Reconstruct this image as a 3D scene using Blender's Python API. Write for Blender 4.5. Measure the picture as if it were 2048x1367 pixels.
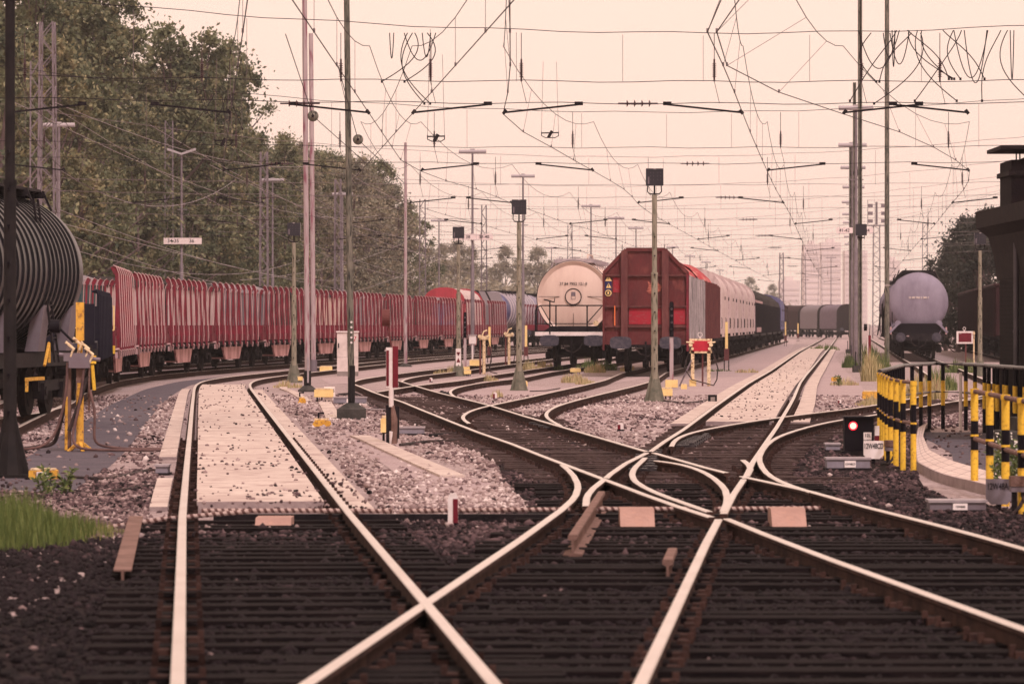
import bpy, math, random
import numpy as np
random.seed(7); rng = np.random.default_rng(7)
for _o in list(bpy.data.objects): bpy.data.objects.remove(_o)
SC = bpy.context.scene
# ------------------------------------------------------------ camera, sky, sun, exposure
F = 7680.0; HOR = 648.0; EYE = 1.70          # focal length in photo pixels, horizon row, eye height above rail top
cam_d = bpy.data.cameras.new("camera"); cam = bpy.data.objects.new("camera", cam_d); SC.collection.objects.link(cam)
cam.location = (0, 0, EYE); cam.rotation_euler = (math.radians(90), 0, 0)
cam_d.sensor_width = 36; cam_d.lens = 36 * F / 2048; cam_d.shift_y = -(683.5 - HOR) / 2048
cam_d.clip_start = 0.5; cam_d.clip_end = 9000
cam_d.dof.use_dof = True; cam_d.dof.focus_distance = 85; cam_d.dof.aperture_fstop = 5.6
SC.camera = cam
SC.view_settings.view_transform = 'Standard'; SC.view_settings.look = 'None'
SC.view_settings.exposure = 0.0; SC.view_settings.gamma = 1.0
SUN_EL, SUN_AZ = 50.0, 158.0                 # veiled sun behind the camera and a little to the right
wd = bpy.data.worlds.new("World"); SC.world = wd; wd.use_nodes = True
nt = wd.node_tree; bg = nt.nodes['Background']
sky = nt.nodes.new('ShaderNodeTexSky'); sky.sky_type = 'NISHITA'; sky.sun_disc = False
sky.sun_elevation = math.radians(SUN_EL); sky.sun_rotation = math.radians(SUN_AZ); sky.dust_density = 6; sky.air_density = 1.2
mx = nt.nodes.new('ShaderNodeMix'); mx.data_type = 'RGBA'; mx.inputs[0].default_value = 0.97
sc_ = nt.nodes.new('ShaderNodeVectorMath'); sc_.operation = 'MULTIPLY'; sc_.inputs[1].default_value = (0.10, 0.075, 0.05)
nt.links.new(sky.outputs[0], sc_.inputs[0]); nt.links.new(sc_.outputs[0], mx.inputs[6])
mx.inputs[7].default_value = (1.22, 0.895, 0.745, 1)                     # flat overcast, warm
nt.links.new(mx.outputs[2], bg.inputs[0]); bg.inputs[1].default_value = 1.0
sl = bpy.data.lights.new("sun", 'SUN'); sl.energy = 2.6; sl.angle = math.radians(8); sl.color = (1.0, 0.85, 0.88)
so = bpy.data.objects.new("sun", sl); SC.collection.objects.link(so)
_az = math.radians(SUN_AZ); _el = math.radians(SUN_EL)
from mathutils import Vector, Matrix
sdir = Vector((math.sin(_az) * math.cos(_el), math.cos(_az) * math.cos(_el), math.sin(_el)))
so.rotation_euler = sdir.to_track_quat('Z', 'Y').to_euler()
R = math.radians

# ------------------------------------------------------------ helpers
GZ = -0.16                                    # ballast level; rail tops are z = 0
def at(x, D): return (x - 1024) * D / F
def G(x, y, z=GZ):                            # a point of the ground seen at a photo pixel
    D = F * (EYE - z) / (y - HOR); return ((x - 1024) * D / F, D)
def tag(o, label=None, cat=None, group=None, kind=None):
    if label: o['label'] = label
    if cat: o['category'] = cat
    if group: o['group'] = group
    if kind: o['kind'] = kind
    return o
def thing(name, label, cat, loc=(0, 0, 0), rz=0, group=None):
    o = bpy.data.objects.new(name, None); SC.collection.objects.link(o)
    o.location = loc; o.rotation_euler = (0, 0, rz); o.empty_display_size = 0.2
    return tag(o, label, cat, group)
def copy_tree(o, parent=None):
    c = o.copy(); SC.collection.objects.link(c)
    if parent is not None: c.parent = parent
    for ch in o.children: copy_tree(ch, c)
    return c
def dup(root, loc, rz, label, group=None):
    c = copy_tree(root); c.location = loc; c.rotation_euler = (0, 0, rz); c['label'] = label
    if group: c['group'] = group
    return c
class MB:
    def __init__(s): s.v = []; s.f = []; s.m = []
    def add(s, vs, fs, m=0):
        b = len(s.v); s.v += [tuple(p) for p in vs]; s.f += [tuple(i + b for i in f) for f in fs]; s.m += [m] * len(fs); return s
    def box(s, c, d, rz=0, m=0):
        x, y, z = [k / 2 for k in d]; ca, sa = math.cos(rz), math.sin(rz)
        P = [(a * x, b * y, e * z) for e in (-1, 1) for a, b in ((-1, -1), (1, -1), (1, 1), (-1, 1))]
        P = [(c[0] + p[0] * ca - p[1] * sa, c[1] + p[0] * sa + p[1] * ca, c[2] + p[2]) for p in P]
        return s.add(P, [(3, 2, 1, 0), (4, 5, 6, 7), (0, 1, 5, 4), (1, 2, 6, 5), (2, 3, 7, 6), (3, 0, 4, 7)], m)
    def bar(s, p, q, w, h, m=0):              # rectangular bar between two points
        p, q = Vector(p), Vector(q); d = (q - p).normalized()
        up = Vector((0, 0, 1)) if abs(d.z) < 0.95 else Vector((0, 1, 0))
        a = d.cross(up).normalized() * w / 2; b = a.cross(d).normalized() * h / 2
        P = [p - a - b, p + a - b, p + a + b, p - a + b, q - a - b, q + a - b, q + a + b, q - a + b]
        return s.add(P, [(0, 1, 2, 3), (7, 6, 5, 4), (4, 5, 1, 0), (5, 6, 2, 1), (6, 7, 3, 2), (7, 4, 0, 3)], m)
    def tube(s, pts, r, n=8, m=0, cap=True):
        pts = [Vector(p) for p in pts]; k = len(pts); rs = r if hasattr(r, '__len__') else [r] * k
        vs = []; prev = None
        for i, p in enumerate(pts):
            d = (pts[min(i + 1, k - 1)] - pts[max(i - 1, 0)]).normalized()
            if prev is None:
                a = d.cross(Vector((0, 0, 1)) if abs(d.z) < 0.9 else Vector((0, 1, 0))).normalized()
            else:
                a = (prev - d * prev.dot(d)).normalized()
            prev = a; b = d.cross(a)
            for j in range(n):
                t = 2 * math.pi * j / n; vs.append(p + (a * math.cos(t) + b * math.sin(t)) * rs[i])
        fs = [(i * n + j, i * n + (j + 1) % n, (i + 1) * n + (j + 1) % n, (i + 1) * n + j) for i in range(k - 1) for j in range(n)]
        if cap: fs += [tuple(range(n))[::-1], tuple((k - 1) * n + j for j in range(n))]
        return s.add(vs, fs, m)
    def prism(s, poly, y0, y1, m=0, plane='xz'):   # poly in x-z extruded along y (or y-z along x, or x-y along z)
        n = len(poly)
        if plane == 'xz': A = [(p[0], y0, p[1]) for p in poly] + [(p[0], y1, p[1]) for p in poly]
        elif plane == 'yz': A = [(y0, p[0], p[1]) for p in poly] + [(y1, p[0], p[1]) for p in poly]
        else: A = [(p[0], p[1], y0) for p in poly] + [(p[0], p[1], y1) for p in poly]
        fs = [tuple(range(n)), tuple(range(2 * n - 1, n - 1, -1))] + [(i, n + i, n + (i + 1) % n, (i + 1) % n) for i in range(n)]
        return s.add(A, fs, m)
    def lathe_y(s, prof, n=40, cx=0, cz=0, m=0, cap=True):   # profile (y, r) turned about an axis along y
        vs = [(cx + r * math.cos(2 * math.pi * j / n), y, cz + r * math.sin(2 * math.pi * j / n)) for y, r in prof for j in range(n)]
        k = len(prof)
        fs = [(i * n + j, (i + 1) * n + j, (i + 1) * n + (j + 1) % n, i * n + (j + 1) % n) for i in range(k - 1) for j in range(n)]
        if cap: fs += [tuple(range(n)), tuple((k - 1) * n + j for j in range(n))[::-1]]
        return s.add(vs, fs, m)
    def disc(s, c, r, t, axis='y', n=20, m=0):
        c = Vector(c); d = {'x': Vector((t / 2, 0, 0)), 'y': Vector((0, t / 2, 0)), 'z': Vector((0, 0, t / 2))}[axis]
        return s.tube([c - d, c + d], r, n, m)
    def build(s, name, mats, parent=None, loc=None, smooth=None, kind=None, rz=0):
        me = bpy.data.meshes.new(name); me.from_pydata(s.v, [], s.f)
        if not isinstance(mats, (list, tuple)): mats = [mats]
        for q in mats: me.materials.append(q)
        if any(s.m): me.polygons.foreach_set('material_index', s.m)
        bmfix(me)
        if smooth is not None:
            me.polygons.foreach_set('use_smooth', [True] * len(me.polygons))
            me.set_sharp_from_angle(angle=R(smooth))
        me.update()
        o = bpy.data.objects.new(name, me); SC.collection.objects.link(o)
        if parent is not None: o.parent = parent
        if loc is not None: o.location = loc
        if rz: o.rotation_euler = (0, 0, rz)
        if kind: o['kind'] = kind
        return o
import bmesh
def bmfix(me):
    b = bmesh.new(); b.from_mesh(me); bmesh.ops.recalc_face_normals(b, faces=b.faces); b.to_mesh(me); b.free()
def npmesh(name, V, Fq, mat, parent=None, attr=None, loc=None):   # big meshes straight from arrays (same-size faces)
    me = bpy.data.meshes.new(name); n = Fq.shape[1]
    me.vertices.add(len(V)); me.vertices.foreach_set('co', V.astype(np.float32).ravel())
    me.loops.add(Fq.size); me.loops.foreach_set('vertex_index', Fq.astype(np.int32).ravel())
    me.polygons.add(len(Fq)); me.polygons.foreach_set('loop_start', np.arange(0, Fq.size, n, dtype=np.int32))
    me.update(calc_edges=True)
    if attr is not None:
        a = me.attributes.new('tone', 'FLOAT', 'FACE'); a.data.foreach_set('value', attr.astype(np.float32))
    me.materials.append(mat)
    o = bpy.data.objects.new(name, me); SC.collection.objects.link(o)
    if parent is not None: o.parent = parent
    if loc is not None: o.location = loc
    return o
def lettering(txt, size, mat, parent, loc, name='lettering', rz=0, xs=1.0):
    cu = bpy.data.curves.new(name, 'FONT'); cu.body = txt; cu.size = size; cu.align_x = 'CENTER'; cu.align_y = 'CENTER'; cu.extrude = 0.0015; cu.offset = size * 0.012
    t = bpy.data.objects.new(name, cu); SC.collection.objects.link(t)
    bpy.context.view_layer.update()
    me = bpy.data.meshes.new_from_object(t.evaluated_get(bpy.context.evaluated_depsgraph_get()))
    bpy.data.objects.remove(t); me.materials.clear(); me.materials.append(mat)
    o = bpy.data.objects.new(name, me); SC.collection.objects.link(o)
    o.parent = parent; o.location = loc; o.rotation_euler = (math.pi / 2, 0, rz); o.scale = (xs, 1, 1)
    return o

# ------------------------------------------------------------ materials
def mat(name, col, rough=0.7, metal=0.0, col2=None, scale=3.0, amt=0.5, bump=0.0, bscale=None, stretch=(1, 1, 1), emit=None, spec=0.5, sharp=0.15, detail=6, col3=None, s3=25):
    m = bpy.data.materials.new(name); m.use_nodes = True; t = m.node_tree; p = t.nodes['Principled BSDF']
    p.inputs['Roughness'].default_value = rough; p.inputs['Metallic'].default_value = metal
    p.inputs['Specular IOR Level'].default_value = spec if (rough < .5 or spec != .5) else .12
    p.inputs['Base Color'].default_value = (*col, 1)
    tc = t.nodes.new('ShaderNodeTexCoord'); mp = t.nodes.new('ShaderNodeMapping'); mp.inputs['Scale'].default_value = stretch
    t.links.new(tc.outputs['Object'], mp.inputs['Vector'])
    if col2 is not None:
        nz = t.nodes.new('ShaderNodeTexNoise'); nz.inputs['Scale'].default_value = scale; nz.inputs['Detail'].default_value = detail; nz.inputs['Roughness'].default_value = 0.65
        t.links.new(mp.outputs[0], nz.inputs['Vector'])
        mr = t.nodes.new('ShaderNodeMapRange'); c = 0.5 + (0.5 - amt) * 0.5
        mr.inputs[1].default_value = c - sharp; mr.inputs[2].default_value = c + sharp
        t.links.new(nz.outputs[0], mr.inputs[0])
        mx = t.nodes.new('ShaderNodeMix'); mx.data_type = 'RGBA'; mx.inputs[6].default_value = (*col, 1); mx.inputs[7].default_value = (*col2, 1)
        t.links.new(mr.outputs[0], mx.inputs[0]); last = mx.outputs[2]
        if col3 is not None:
            n3 = t.nodes.new('ShaderNodeTexNoise'); n3.inputs['Scale'].default_value = s3; n3.inputs['Detail'].default_value = 3
            t.links.new(mp.outputs[0], n3.inputs['Vector'])
            m3 = t.nodes.new('ShaderNodeMapRange'); m3.inputs[1].default_value = 0.52; m3.inputs[2].default_value = 0.68
            t.links.new(n3.outputs[0], m3.inputs[0])
            x3 = t.nodes.new('ShaderNodeMix'); x3.data_type = 'RGBA'; x3.inputs[7].default_value = (*col3, 1)
            t.links.new(last, x3.inputs[6]); t.links.new(m3.outputs[0], x3.inputs[0]); last = x3.outputs[2]
        t.links.new(last, p.inputs['Base Color'])
    if bump:
        nb = t.nodes.new('ShaderNodeTexNoise'); nb.inputs['Scale'].default_value = bscale or scale * 4; nb.inputs['Detail'].default_value = 5
        t.links.new(mp.outputs[0], nb.inputs['Vector'])
        bp = t.nodes.new('ShaderNodeBump'); bp.inputs['Strength'].default_value = bump; bp.inputs['Distance'].default_value = 0.03
        t.links.new(nb.outputs[0], bp.inputs['Height']); t.links.new(bp.outputs[0], p.inputs['Normal'])
    if emit: p.inputs['Emission Color'].default_value = (*emit[0], 1); p.inputs['Emission Strength'].default_value = emit[1]
    return m
def tonemat(name, cols, rough=0.9, pos=None):       # colour chosen per face by the 'tone' attribute
    m = bpy.data.materials.new(name); m.use_nodes = True; t = m.node_tree; p = t.nodes['Principled BSDF']
    p.inputs['Roughness'].default_value = rough; p.inputs['Specular IOR Level'].default_value = 0.2
    a = t.nodes.new('ShaderNodeAttribute'); a.attribute_name = 'tone'
    r = t.nodes.new('ShaderNodeValToRGB'); e = r.color_ramp.elements
    while len(e) < len(cols): e.new(0.5)
    for i, c in enumerate(cols): e[i].position = pos[i] if pos else i / (len(cols) - 1); e[i].color = (*c, 1)
    t.links.new(a.outputs['Fac'], r.inputs[0]); t.links.new(r.outputs[0], p.inputs['Base Color'])
    return m
M = {}
M['gravel'] = mat('gravel', (.46, .36, .35), .95, 0, (.31, .235, .23), 0.9, .5, .9, 45, spec=.1, sharp=.2, col3=(.12, .085, .085), s3=14)
M['bedding'] = mat('bedding', (.007, .0045, .005), .95, 0, (.018, .011, .012), 2.0, .5, 1.0, 30, spec=.1, col3=(.03, .018, .018), s3=12)
M['asphalt'] = mat('asphalt', (.088, .074, .092), .9, 0, (.135, .112, .130), 1.3, .5, .8, 60, spec=.2, col3=(.045, .036, .046), s3=40)
M['path'] = mat('path', (.43, .335, .325), .95, 0, (.36, .27, .275), .7, .5, .6, 40, spec=.1, col3=(.25, .18, .18), s3=18)
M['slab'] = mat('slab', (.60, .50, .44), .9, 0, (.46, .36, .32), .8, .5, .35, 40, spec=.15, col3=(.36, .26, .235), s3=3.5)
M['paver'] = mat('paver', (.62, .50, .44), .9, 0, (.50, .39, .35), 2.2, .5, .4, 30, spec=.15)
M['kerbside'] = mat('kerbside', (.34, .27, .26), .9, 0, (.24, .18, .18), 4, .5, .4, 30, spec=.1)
M['railtop'] = mat('railtop', (.80, .72, .68), .33, .85, (.62, .52, .47), 1.2, .35, 0, sharp=.25)
M['railside'] = mat('railside', (.030, .016, .014), .85, 0, (.075, .038, .030), 5, .45, .5, 60)
M['rustysteel'] = mat('rustysteel', (.13, .075, .062), .8, .1, (.24, .145, .12), 5, .5, .4, 50)
M['sleeper'] = mat('sleeper', (.005, .0035, .004), .95, 0, (.020, .0125, .013), 2.5, .5, 1.0, 14, stretch=(1.0, 9, 9), col3=(.006, .004, .005), s3=10)  # near sleepers, nearly black because vignette darkening is mixed into the colour
M['darksteel'] = mat('darksteel', (.008, .006, .008), .65, .1, (.022, .016, .018), 6, .45, .3, 30)
M['oily'] = mat('oily', (.03, .026, .032), .3, .6, (.10, .085, .09), 8, .4, .4, 40)
M['wheel'] = mat('wheel', (.010, .007, .008), .8, .1, (.028, .016, .014), 7, .4, .3, 30)
M['wheeltread'] = mat('wheeltread', (.35, .29, .28), .4, .8)
M['redpaint'] = mat('redpaint', (.20, .013, .030), .6, 0, (.10, .007, .016), 2.5, .45, .25, 12, spec=.3, col3=(.13, .02, .03), s3=9)
M['redhood'] = mat('redhood', (.45, .045, .065), .6, 0, (.34, .035, .05), 2.5, .45, .25, 12, spec=.3)
M['redrust'] = mat('redrust', (.135, .027, .028), .75, 0, (.075, .019, .021), 1.6, .5, .35, 18, stretch=(1, 1, .5), spec=.2, col3=(.17, .045, .040), s3=3.2)
M['redpatch'] = mat('redpatch', (.36, .022, .038), .7, 0, (.23, .022, .034), 6, .45, .3, 30, stretch=(1, 1, 3), col3=(.30, .06, .065), s3=6)
M['rubbed'] = mat('rubbed', (.145, .030, .030), .8, 0, (.50, .17, .12), 7, .55, .3, 30, stretch=(1, 1, 2))
M['postrust'] = mat('postrust', (.10, .032, .034), .8, 0, (.15, .055, .05), 3, .5, .3, 30, stretch=(2, 2, .6))
M['strap'] = mat('strap', (.46, .32, .32), .6, 0, (.45, .25, .24), 6, .45, .2, 20)
M['sleeperpaler'] = mat('sleeperpaler', (.045, .027, .025), .9, 0, (.13, .085, .078), 2.5, .5, 1.0, 14, stretch=(1.0, 9, 9), col3=(.018, .011, .012), s3=10)  # farther sleepers, paler brown than the foreground set
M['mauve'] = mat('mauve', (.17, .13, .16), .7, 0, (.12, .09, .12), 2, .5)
M['belly'] = mat('belly', (.58, .33, .31), .8, 0, (.28, .11, .11), 2.2, .42, .2, 14, stretch=(1, 1.6, .3), sharp=.12, col3=(.06, .03, .03), s3=4)
M['creamtank'] = mat('creamtank', (.66, .50, .42), .5, 0, (.58, .42, .355), 1.5, .5, .1, 12, stretch=(2, 1, .35), spec=.35)
M['creamhood'] = mat('creamhood', (.60, .47, .45), .6, 0, (.48, .36, .35), 1.8, .45, .2, 8, stretch=(1, 1, .4), col3=(.40, .28, .27), s3=5)
M['teal'] = mat('teal', (.035, .075, .085), .6, 0, (.06, .10, .10), 2, .5)
M['greytank'] = mat('greytank', (.27, .235, .29), .5, .1, (.19, .16, .205), 1.4, .5, .3, 60, stretch=(1, 1, .5))
M['blacktank'] = mat('blacktank', (.060, .048, .070), .33, .45, (.035, .027, .038), 1.5, .5, .1, 20, stretch=(1, .5, 1), spec=.5)
M['tankrib'] = mat('tankrib', (.006, .005, .007), .4, 0)
M['bluetank'] = mat('bluetank', (.07, .065, .15), .4, .3, (.12, .11, .19), 2, .5)
M['palerib'] = mat('palerib', (.50, .43, .46), .5, .2)
M['navy'] = mat('navy', (.007, .006, .013), .6, 0, (.013, .011, .02), 3, .5)
M['bluetarp'] = mat('bluetarp', (.085, .085, .19), .6, 0, (.13, .12, .22), 1.5, .5, .4, 3)
M['greystake'] = mat('greystake', (.17, .15, .155), .75, 0, (.36, .30, .295), 3, .45, .3, 20, stretch=(1, 1, .15), col3=(.07, .055, .06), s3=6)
M['palestreak'] = mat('palestreak', (.50, .42, .41), .75, 0, (.17, .15, .15), 3, .5, .2, 20, stretch=(1, 1, .3))
M['darkwood'] = mat('darkwood', (.028, .015, .016), .85, 0, (.06, .03, .028), 3, .45, .5, 12, stretch=(1, 1, .12), col3=(.20, .13, .11), s3=7)
M['maroon'] = mat('maroon', (.018, .006, .008), .8, 0, (.036, .011, .013), 3, .5, .4, 8, stretch=(1, 1, .2))
M['tarp'] = mat('tarp', (.42, .055, .06), .7, 0, (.30, .03, .045), 1.6, .5, .9, 2.2, col3=(.55, .24, .20), s3=3)
M['canvas'] = mat('canvas', (.55, .36, .24), .8, 0, (.4, .24, .17), 3, .5, .5, 4)
M['buffer'] = mat('buffer', (.050, .048, .065), .55, .3, (.11, .095, .11), 9, .4, .3, 30)
M['black'] = mat('black', (.005, .003, .006), .6)
M['blackgloss'] = mat('blackgloss', (.012, .010, .018), .35)
M['rubber'] = mat('rubber', (.022, .017, .018), .6, 0, (.09, .055, .05), 5, .35)
M['brownhose'] = mat('brownhose', (.16, .09, .08), .6, 0, (.08, .045, .045), 5, .5)
M['ribhose'] = mat('ribhose', (.44, .29, .24), .7, 0, (.30, .18, .15), 12, .5)
M['white'] = mat('white', (.74, .66, .64), .6, 0, (.60, .50, .47), 6, .4, .1, 30)
M['plate'] = mat('plate', (.86, .76, .74), .6, 0, (.78, .67, .64), 8, .4)
M['dullplate'] = mat('dullplate', (.20, .17, .20), .6, 0, (.15, .13, .15), 8, .4)
M['signwhite'] = mat('signwhite', (.78, .66, .64), .6, 0, (.70, .56, .53), 9, .4)
M['ink'] = mat('ink', (.025, .02, .025), .7)
M['paleink'] = mat('paleink', (.78, .66, .56), .6)
M['signred'] = mat('signred', (.48, .028, .05), .6, 0, (.38, .02, .035), 5, .4)
M['darkred'] = mat('darkred', (.15, .014, .024), .6, 0, (.10, .01, .018), 5, .4)
M['yellow'] = mat('yellow', (.80, .50, .055), .55, 0, (.68, .40, .04), 5, .4, .15, 30, col3=(.50, .27, .04), s3=26)
M['ochre'] = mat('ochre', (.72, .40, .07), .65, 0, (.55, .28, .04), 6, .45, .2, 30, col3=(.30, .14, .05), s3=20)
M['paleyellow'] = mat('paleyellow', (.85, .62, .27), .6, 0, (.72, .50, .20), 6, .4)
M['creamyellow'] = mat('creamyellow', (.78, .62, .40), .65, 0, (.60, .42, .24), 6, .4, .15, 30, col3=(.2, .1, .06), s3=15)
M['signblue'] = mat('signblue', (.03, .03, .10), .6)
M['orange'] = mat('orange', (.75, .18, .06), .6)
M['greypost'] = mat('greypost', (.22, .195, .15), .7, 0, (.30, .26, .20), 3, .5, .25, 30, stretch=(3, 3, .6), col3=(.09, .09, .06), s3=8)
M['mossbase'] = mat('mossbase', (.10, .10, .075), .8, 0, (.20, .18, .14), 5, .5, .4, 30)
M['greenpole'] = mat('greenpole', (.075, .078, .062), .8, 0, (.24, .21, .17), 2.2, .45, .3, 20, stretch=(4, 4, .7), col3=(.03, .03, .028), s3=7)
M['pinkpole'] = mat('pinkpole', (.42, .335, .335), .8, 0, (.33, .25, .26), 2.0, .45, .3, 20, stretch=(4, 4, .4), col3=(.24, .09, .12), s3=4)
M['greymetal'] = mat('greymetal', (.20, .17, .19), .6, .3, (.18, .14, .16), 4, .5)
M['galv'] = mat('galv', (.42, .36, .37), .55, .3, (.32, .27, .29), 6, .5)
M['mast'] = mat('mast', (.15, .12, .135), .7, .2, (.22, .18, .19), 4, .5)
M['darkmast'] = mat('darkmast', (.012, .010, .011), .7, .1, (.022, .018, .018), 4, .5)
M['wire'] = mat('wire', (.20, .16, .16), .6, .4)
M['darkwire'] = mat('darkwire', (.025, .018, .022), .6, .2)
M['insul'] = mat('insul', (.045, .016, .020), .35)
M['lampbody'] = mat('lampbody', (.40, .35, .36), .5)
M['concrete'] = mat('concrete', (.30, .25, .23), .9, 0, (.20, .165, .15), 4, .5, .5, 20)
M['darkconcrete'] = mat('darkconcrete', (.035, .033, .030), .9, 0, (.075, .066, .060), 4, .5, .6, 20)
M['boxgrey'] = mat('boxgrey', (.28, .25, .29), .6, .2, (.22, .19, .22), 8, .5)
M['cabinet'] = mat('cabinet', (.74, .63, .59), .6, 0, (.54, .44, .41), 2, .5)
M['copper'] = mat('copper', (.42, .26, .215), .8, 0, (.33, .20, .165), 3, .5, .3, 30, col3=(.42, .25, .20), s3=18)
M['redglow'] = mat('redglow', (1, .1, .06), .4, emit=((1.0, .42, .32), 2.4))
M['redlens'] = mat('redlens', (.5, .01, .03), .3, emit=((1.0, .012, .04), 1.6))
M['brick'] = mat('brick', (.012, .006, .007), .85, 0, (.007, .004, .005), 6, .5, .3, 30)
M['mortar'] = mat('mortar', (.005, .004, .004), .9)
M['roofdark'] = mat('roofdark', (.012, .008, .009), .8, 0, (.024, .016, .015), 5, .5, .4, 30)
M['zinc'] = mat('zinc', (.12, .105, .12), .5, .4, (.09, .08, .09), 4, .5)
M['tower'] = mat('tower', (.70, .60, .58), .8, 0, (.66, .56, .55), .2, .5)  # walls and window bands tinted towards the sky colour to imitate haze
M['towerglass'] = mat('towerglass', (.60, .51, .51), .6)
M['bark'] = mat('bark', (.16, .115, .11), .9, 0, (.09, .06, .06), 4, .5, .5, 10, stretch=(3, 3, .5))
def ribbed_slab():
    m = M['slab']; t = m.node_tree; bp = [n for n in t.nodes if n.type == 'BUMP'][0]; w = t.nodes.new('ShaderNodeTexWave'); w.wave_type = 'BANDS'; w.bands_direction = 'Y'; w.inputs['Scale'].default_value = 1.1; w.inputs['Distortion'].default_value = .6; w.inputs['Detail'].default_value = 2
    tc = [n for n in t.nodes if n.type == 'TEX_COORD'][0]; t.links.new(tc.outputs['Object'], w.inputs['Vector'])
    b2 = t.nodes.new('ShaderNodeBump'); b2.inputs['Strength'].default_value = .7; b2.inputs['Distance'].default_value = .02; t.links.new(w.outputs[1], b2.inputs['Height']); t.links.new(bp.outputs[0], b2.inputs['Normal'])
    p = t.nodes['Principled BSDF']; t.links.new(b2.outputs[0], p.inputs['Normal'])
ribbed_slab()
def banded_hose():
    m = M['ribhose']; t = m.node_tree; p = t.nodes['Principled BSDF']; tc = [n for n in t.nodes if n.type == 'TEX_COORD'][0]; mp = t.nodes.new('ShaderNodeMapping'); mp.inputs['Rotation'].default_value = (0, .5, 0)
    w = t.nodes.new('ShaderNodeTexWave'); w.bands_direction = 'X'; w.inputs['Scale'].default_value = 5.5; t.links.new(tc.outputs['Object'], mp.inputs[0]); t.links.new(mp.outputs[0], w.inputs['Vector'])
    r = t.nodes.new('ShaderNodeValToRGB'); r.color_ramp.elements[0].position = .35; r.color_ramp.elements[0].color = (.10, .05, .045, 1); r.color_ramp.elements[1].position = .55; r.color_ramp.elements[1].color = (.42, .31, .28, 1)
    t.links.new(w.outputs[1], r.inputs[0]); t.links.new(r.outputs[0], p.inputs['Base Color'])
banded_hose()
def leafmat(name, a, b, c):
    m = mat(name, a, .65, 0, b, .55, .5, 0, sharp=.12, spec=.25, col3=c, s3=1.6, detail=4)
    t = m.node_tree; p = t.nodes['Principled BSDF']; out = t.nodes['Material Output']
    tr = t.nodes.new('ShaderNodeBsdfTranslucent'); ms = t.nodes.new('ShaderNodeMixShader'); ms.inputs[0].default_value = .3
    src = p.inputs['Base Color'].links[0].from_socket
    t.links.new(src, tr.inputs[0]); t.links.new(p.outputs[0], ms.inputs[1]); t.links.new(tr.outputs[0], ms.inputs[2]); t.links.new(ms.outputs[0], out.inputs[0])
    return m
M['leaf'] = leafmat('leaf', (.05, .065, .038), (.17, .18, .095), (.33, .29, .16))
M['leafgold'] = leafmat('leafgold', (.075, .085, .045), (.22, .21, .11), (.40, .33, .18))
M['leafhazed'] = leafmat('leafhazed', (.13, .125, .10), (.28, .25, .17), (.44, .36, .25))  # haze on the distant trees lightened into the leaf colour
M['leafdark'] = leafmat('leafdark', (.022, .026, .022), (.05, .052, .04), (.08, .075, .055))
M['grass'] = tonemat('grass', [(.05, .075, .018), (.12, .15, .04), (.26, .24, .09), (.40, .33, .14)], .7)
M['drygrass'] = tonemat('drygrass', [(.22, .20, .09), (.40, .33, .16), (.55, .44, .25), (.35, .20, .13)], .8)
M['weed'] = tonemat('weed', [(.04, .06, .02), (.10, .13, .04), (.20, .22, .08), (.6, .55, .48)], .7, [0, .45, .8, 1])
M['stone'] = tonemat('stone', [(.004, .0025, .003), (.016, .010, .012), (.11, .067, .070), (.28, .20, .19), (.47, .375, .355), (.64, .54, .51)], .9, [0, .2, .42, .65, .88, 1])

# ------------------------------------------------------------ curves on the ground plane
def smooth(pts, sig=2.0, step=0.4):
    P = np.array(pts, float)
    d = np.r_[0, np.cumsum(np.hypot(*np.diff(P, axis=0).T))]
    n = max(4, int(d[-1] / step)); s = np.linspace(0, d[-1], n)
    Q = np.c_[np.interp(s, d, P[:, 0]), np.interp(s, d, P[:, 1])]
    if sig > 0:
        h = d[-1] / (n - 1); k = int(3 * sig / h); k = min(k, n - 2)
        if k >= 1:
            w = np.exp(-0.5 * (np.arange(-k, k + 1) * h / sig) ** 2); w /= w.sum()
            E = np.r_[2 * Q[0] - Q[k:0:-1], Q, 2 * Q[-1] - Q[-2:-k - 2:-1]]
            Q = np.c_[np.convolve(E[:, 0], w, 'valid'), np.convolve(E[:, 1], w, 'valid')]
    return Q
def px(pts): return [G(x, y, 0.0) for x, y in pts]
def extend(pts, D0):                 # carry the first two points on to depth D0
    (x0, d0), (x1, d1) = pts[0], pts[1]; k = (x1 - x0) / (d1 - d0); return [(x0 + k * (D0 - d0), D0)] + list(pts)
def offset(Q, off):
    T = np.gradient(Q, axis=0); T /= np.hypot(T[:, 0], T[:, 1])[:, None]
    return Q + np.c_[T[:, 1], -T[:, 0]] * off          # + is to the right when looking along the path
def thin(Q, tol=0.004):              # drop points where the curve is nearly straight, keeps meshes light
    keep = [0]; i = 0; n = len(Q)
    while i < n - 1:
        j = min(i + 1, n - 1)
        while j + 1 < n and j - i < 40:
            a, b = Q[i], Q[j + 1]; seg = Q[i + 1:j + 1] - a; ab = b - a; L = np.hypot(*ab)
            if np.max(np.abs(seg[:, 0] * ab[1] - seg[:, 1] * ab[0]) / L) > tol: break
            j += 1
        keep.append(j); i = j
    return Q[keep]
RP = [(-.036, 0), (-.036, -.035), (-.009, -.05), (-.009, -.145), (-.075, -.155), (-.075, -.172), (.075, -.172), (.075, -.155), (.009, -.145), (.009, -.05), (.036, -.035), (.036, 0)]
RP = [(-.030, 0), (-.036, -.007)] + RP[1:-1] + [(.036, -.007), (.030, 0)]
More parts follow.
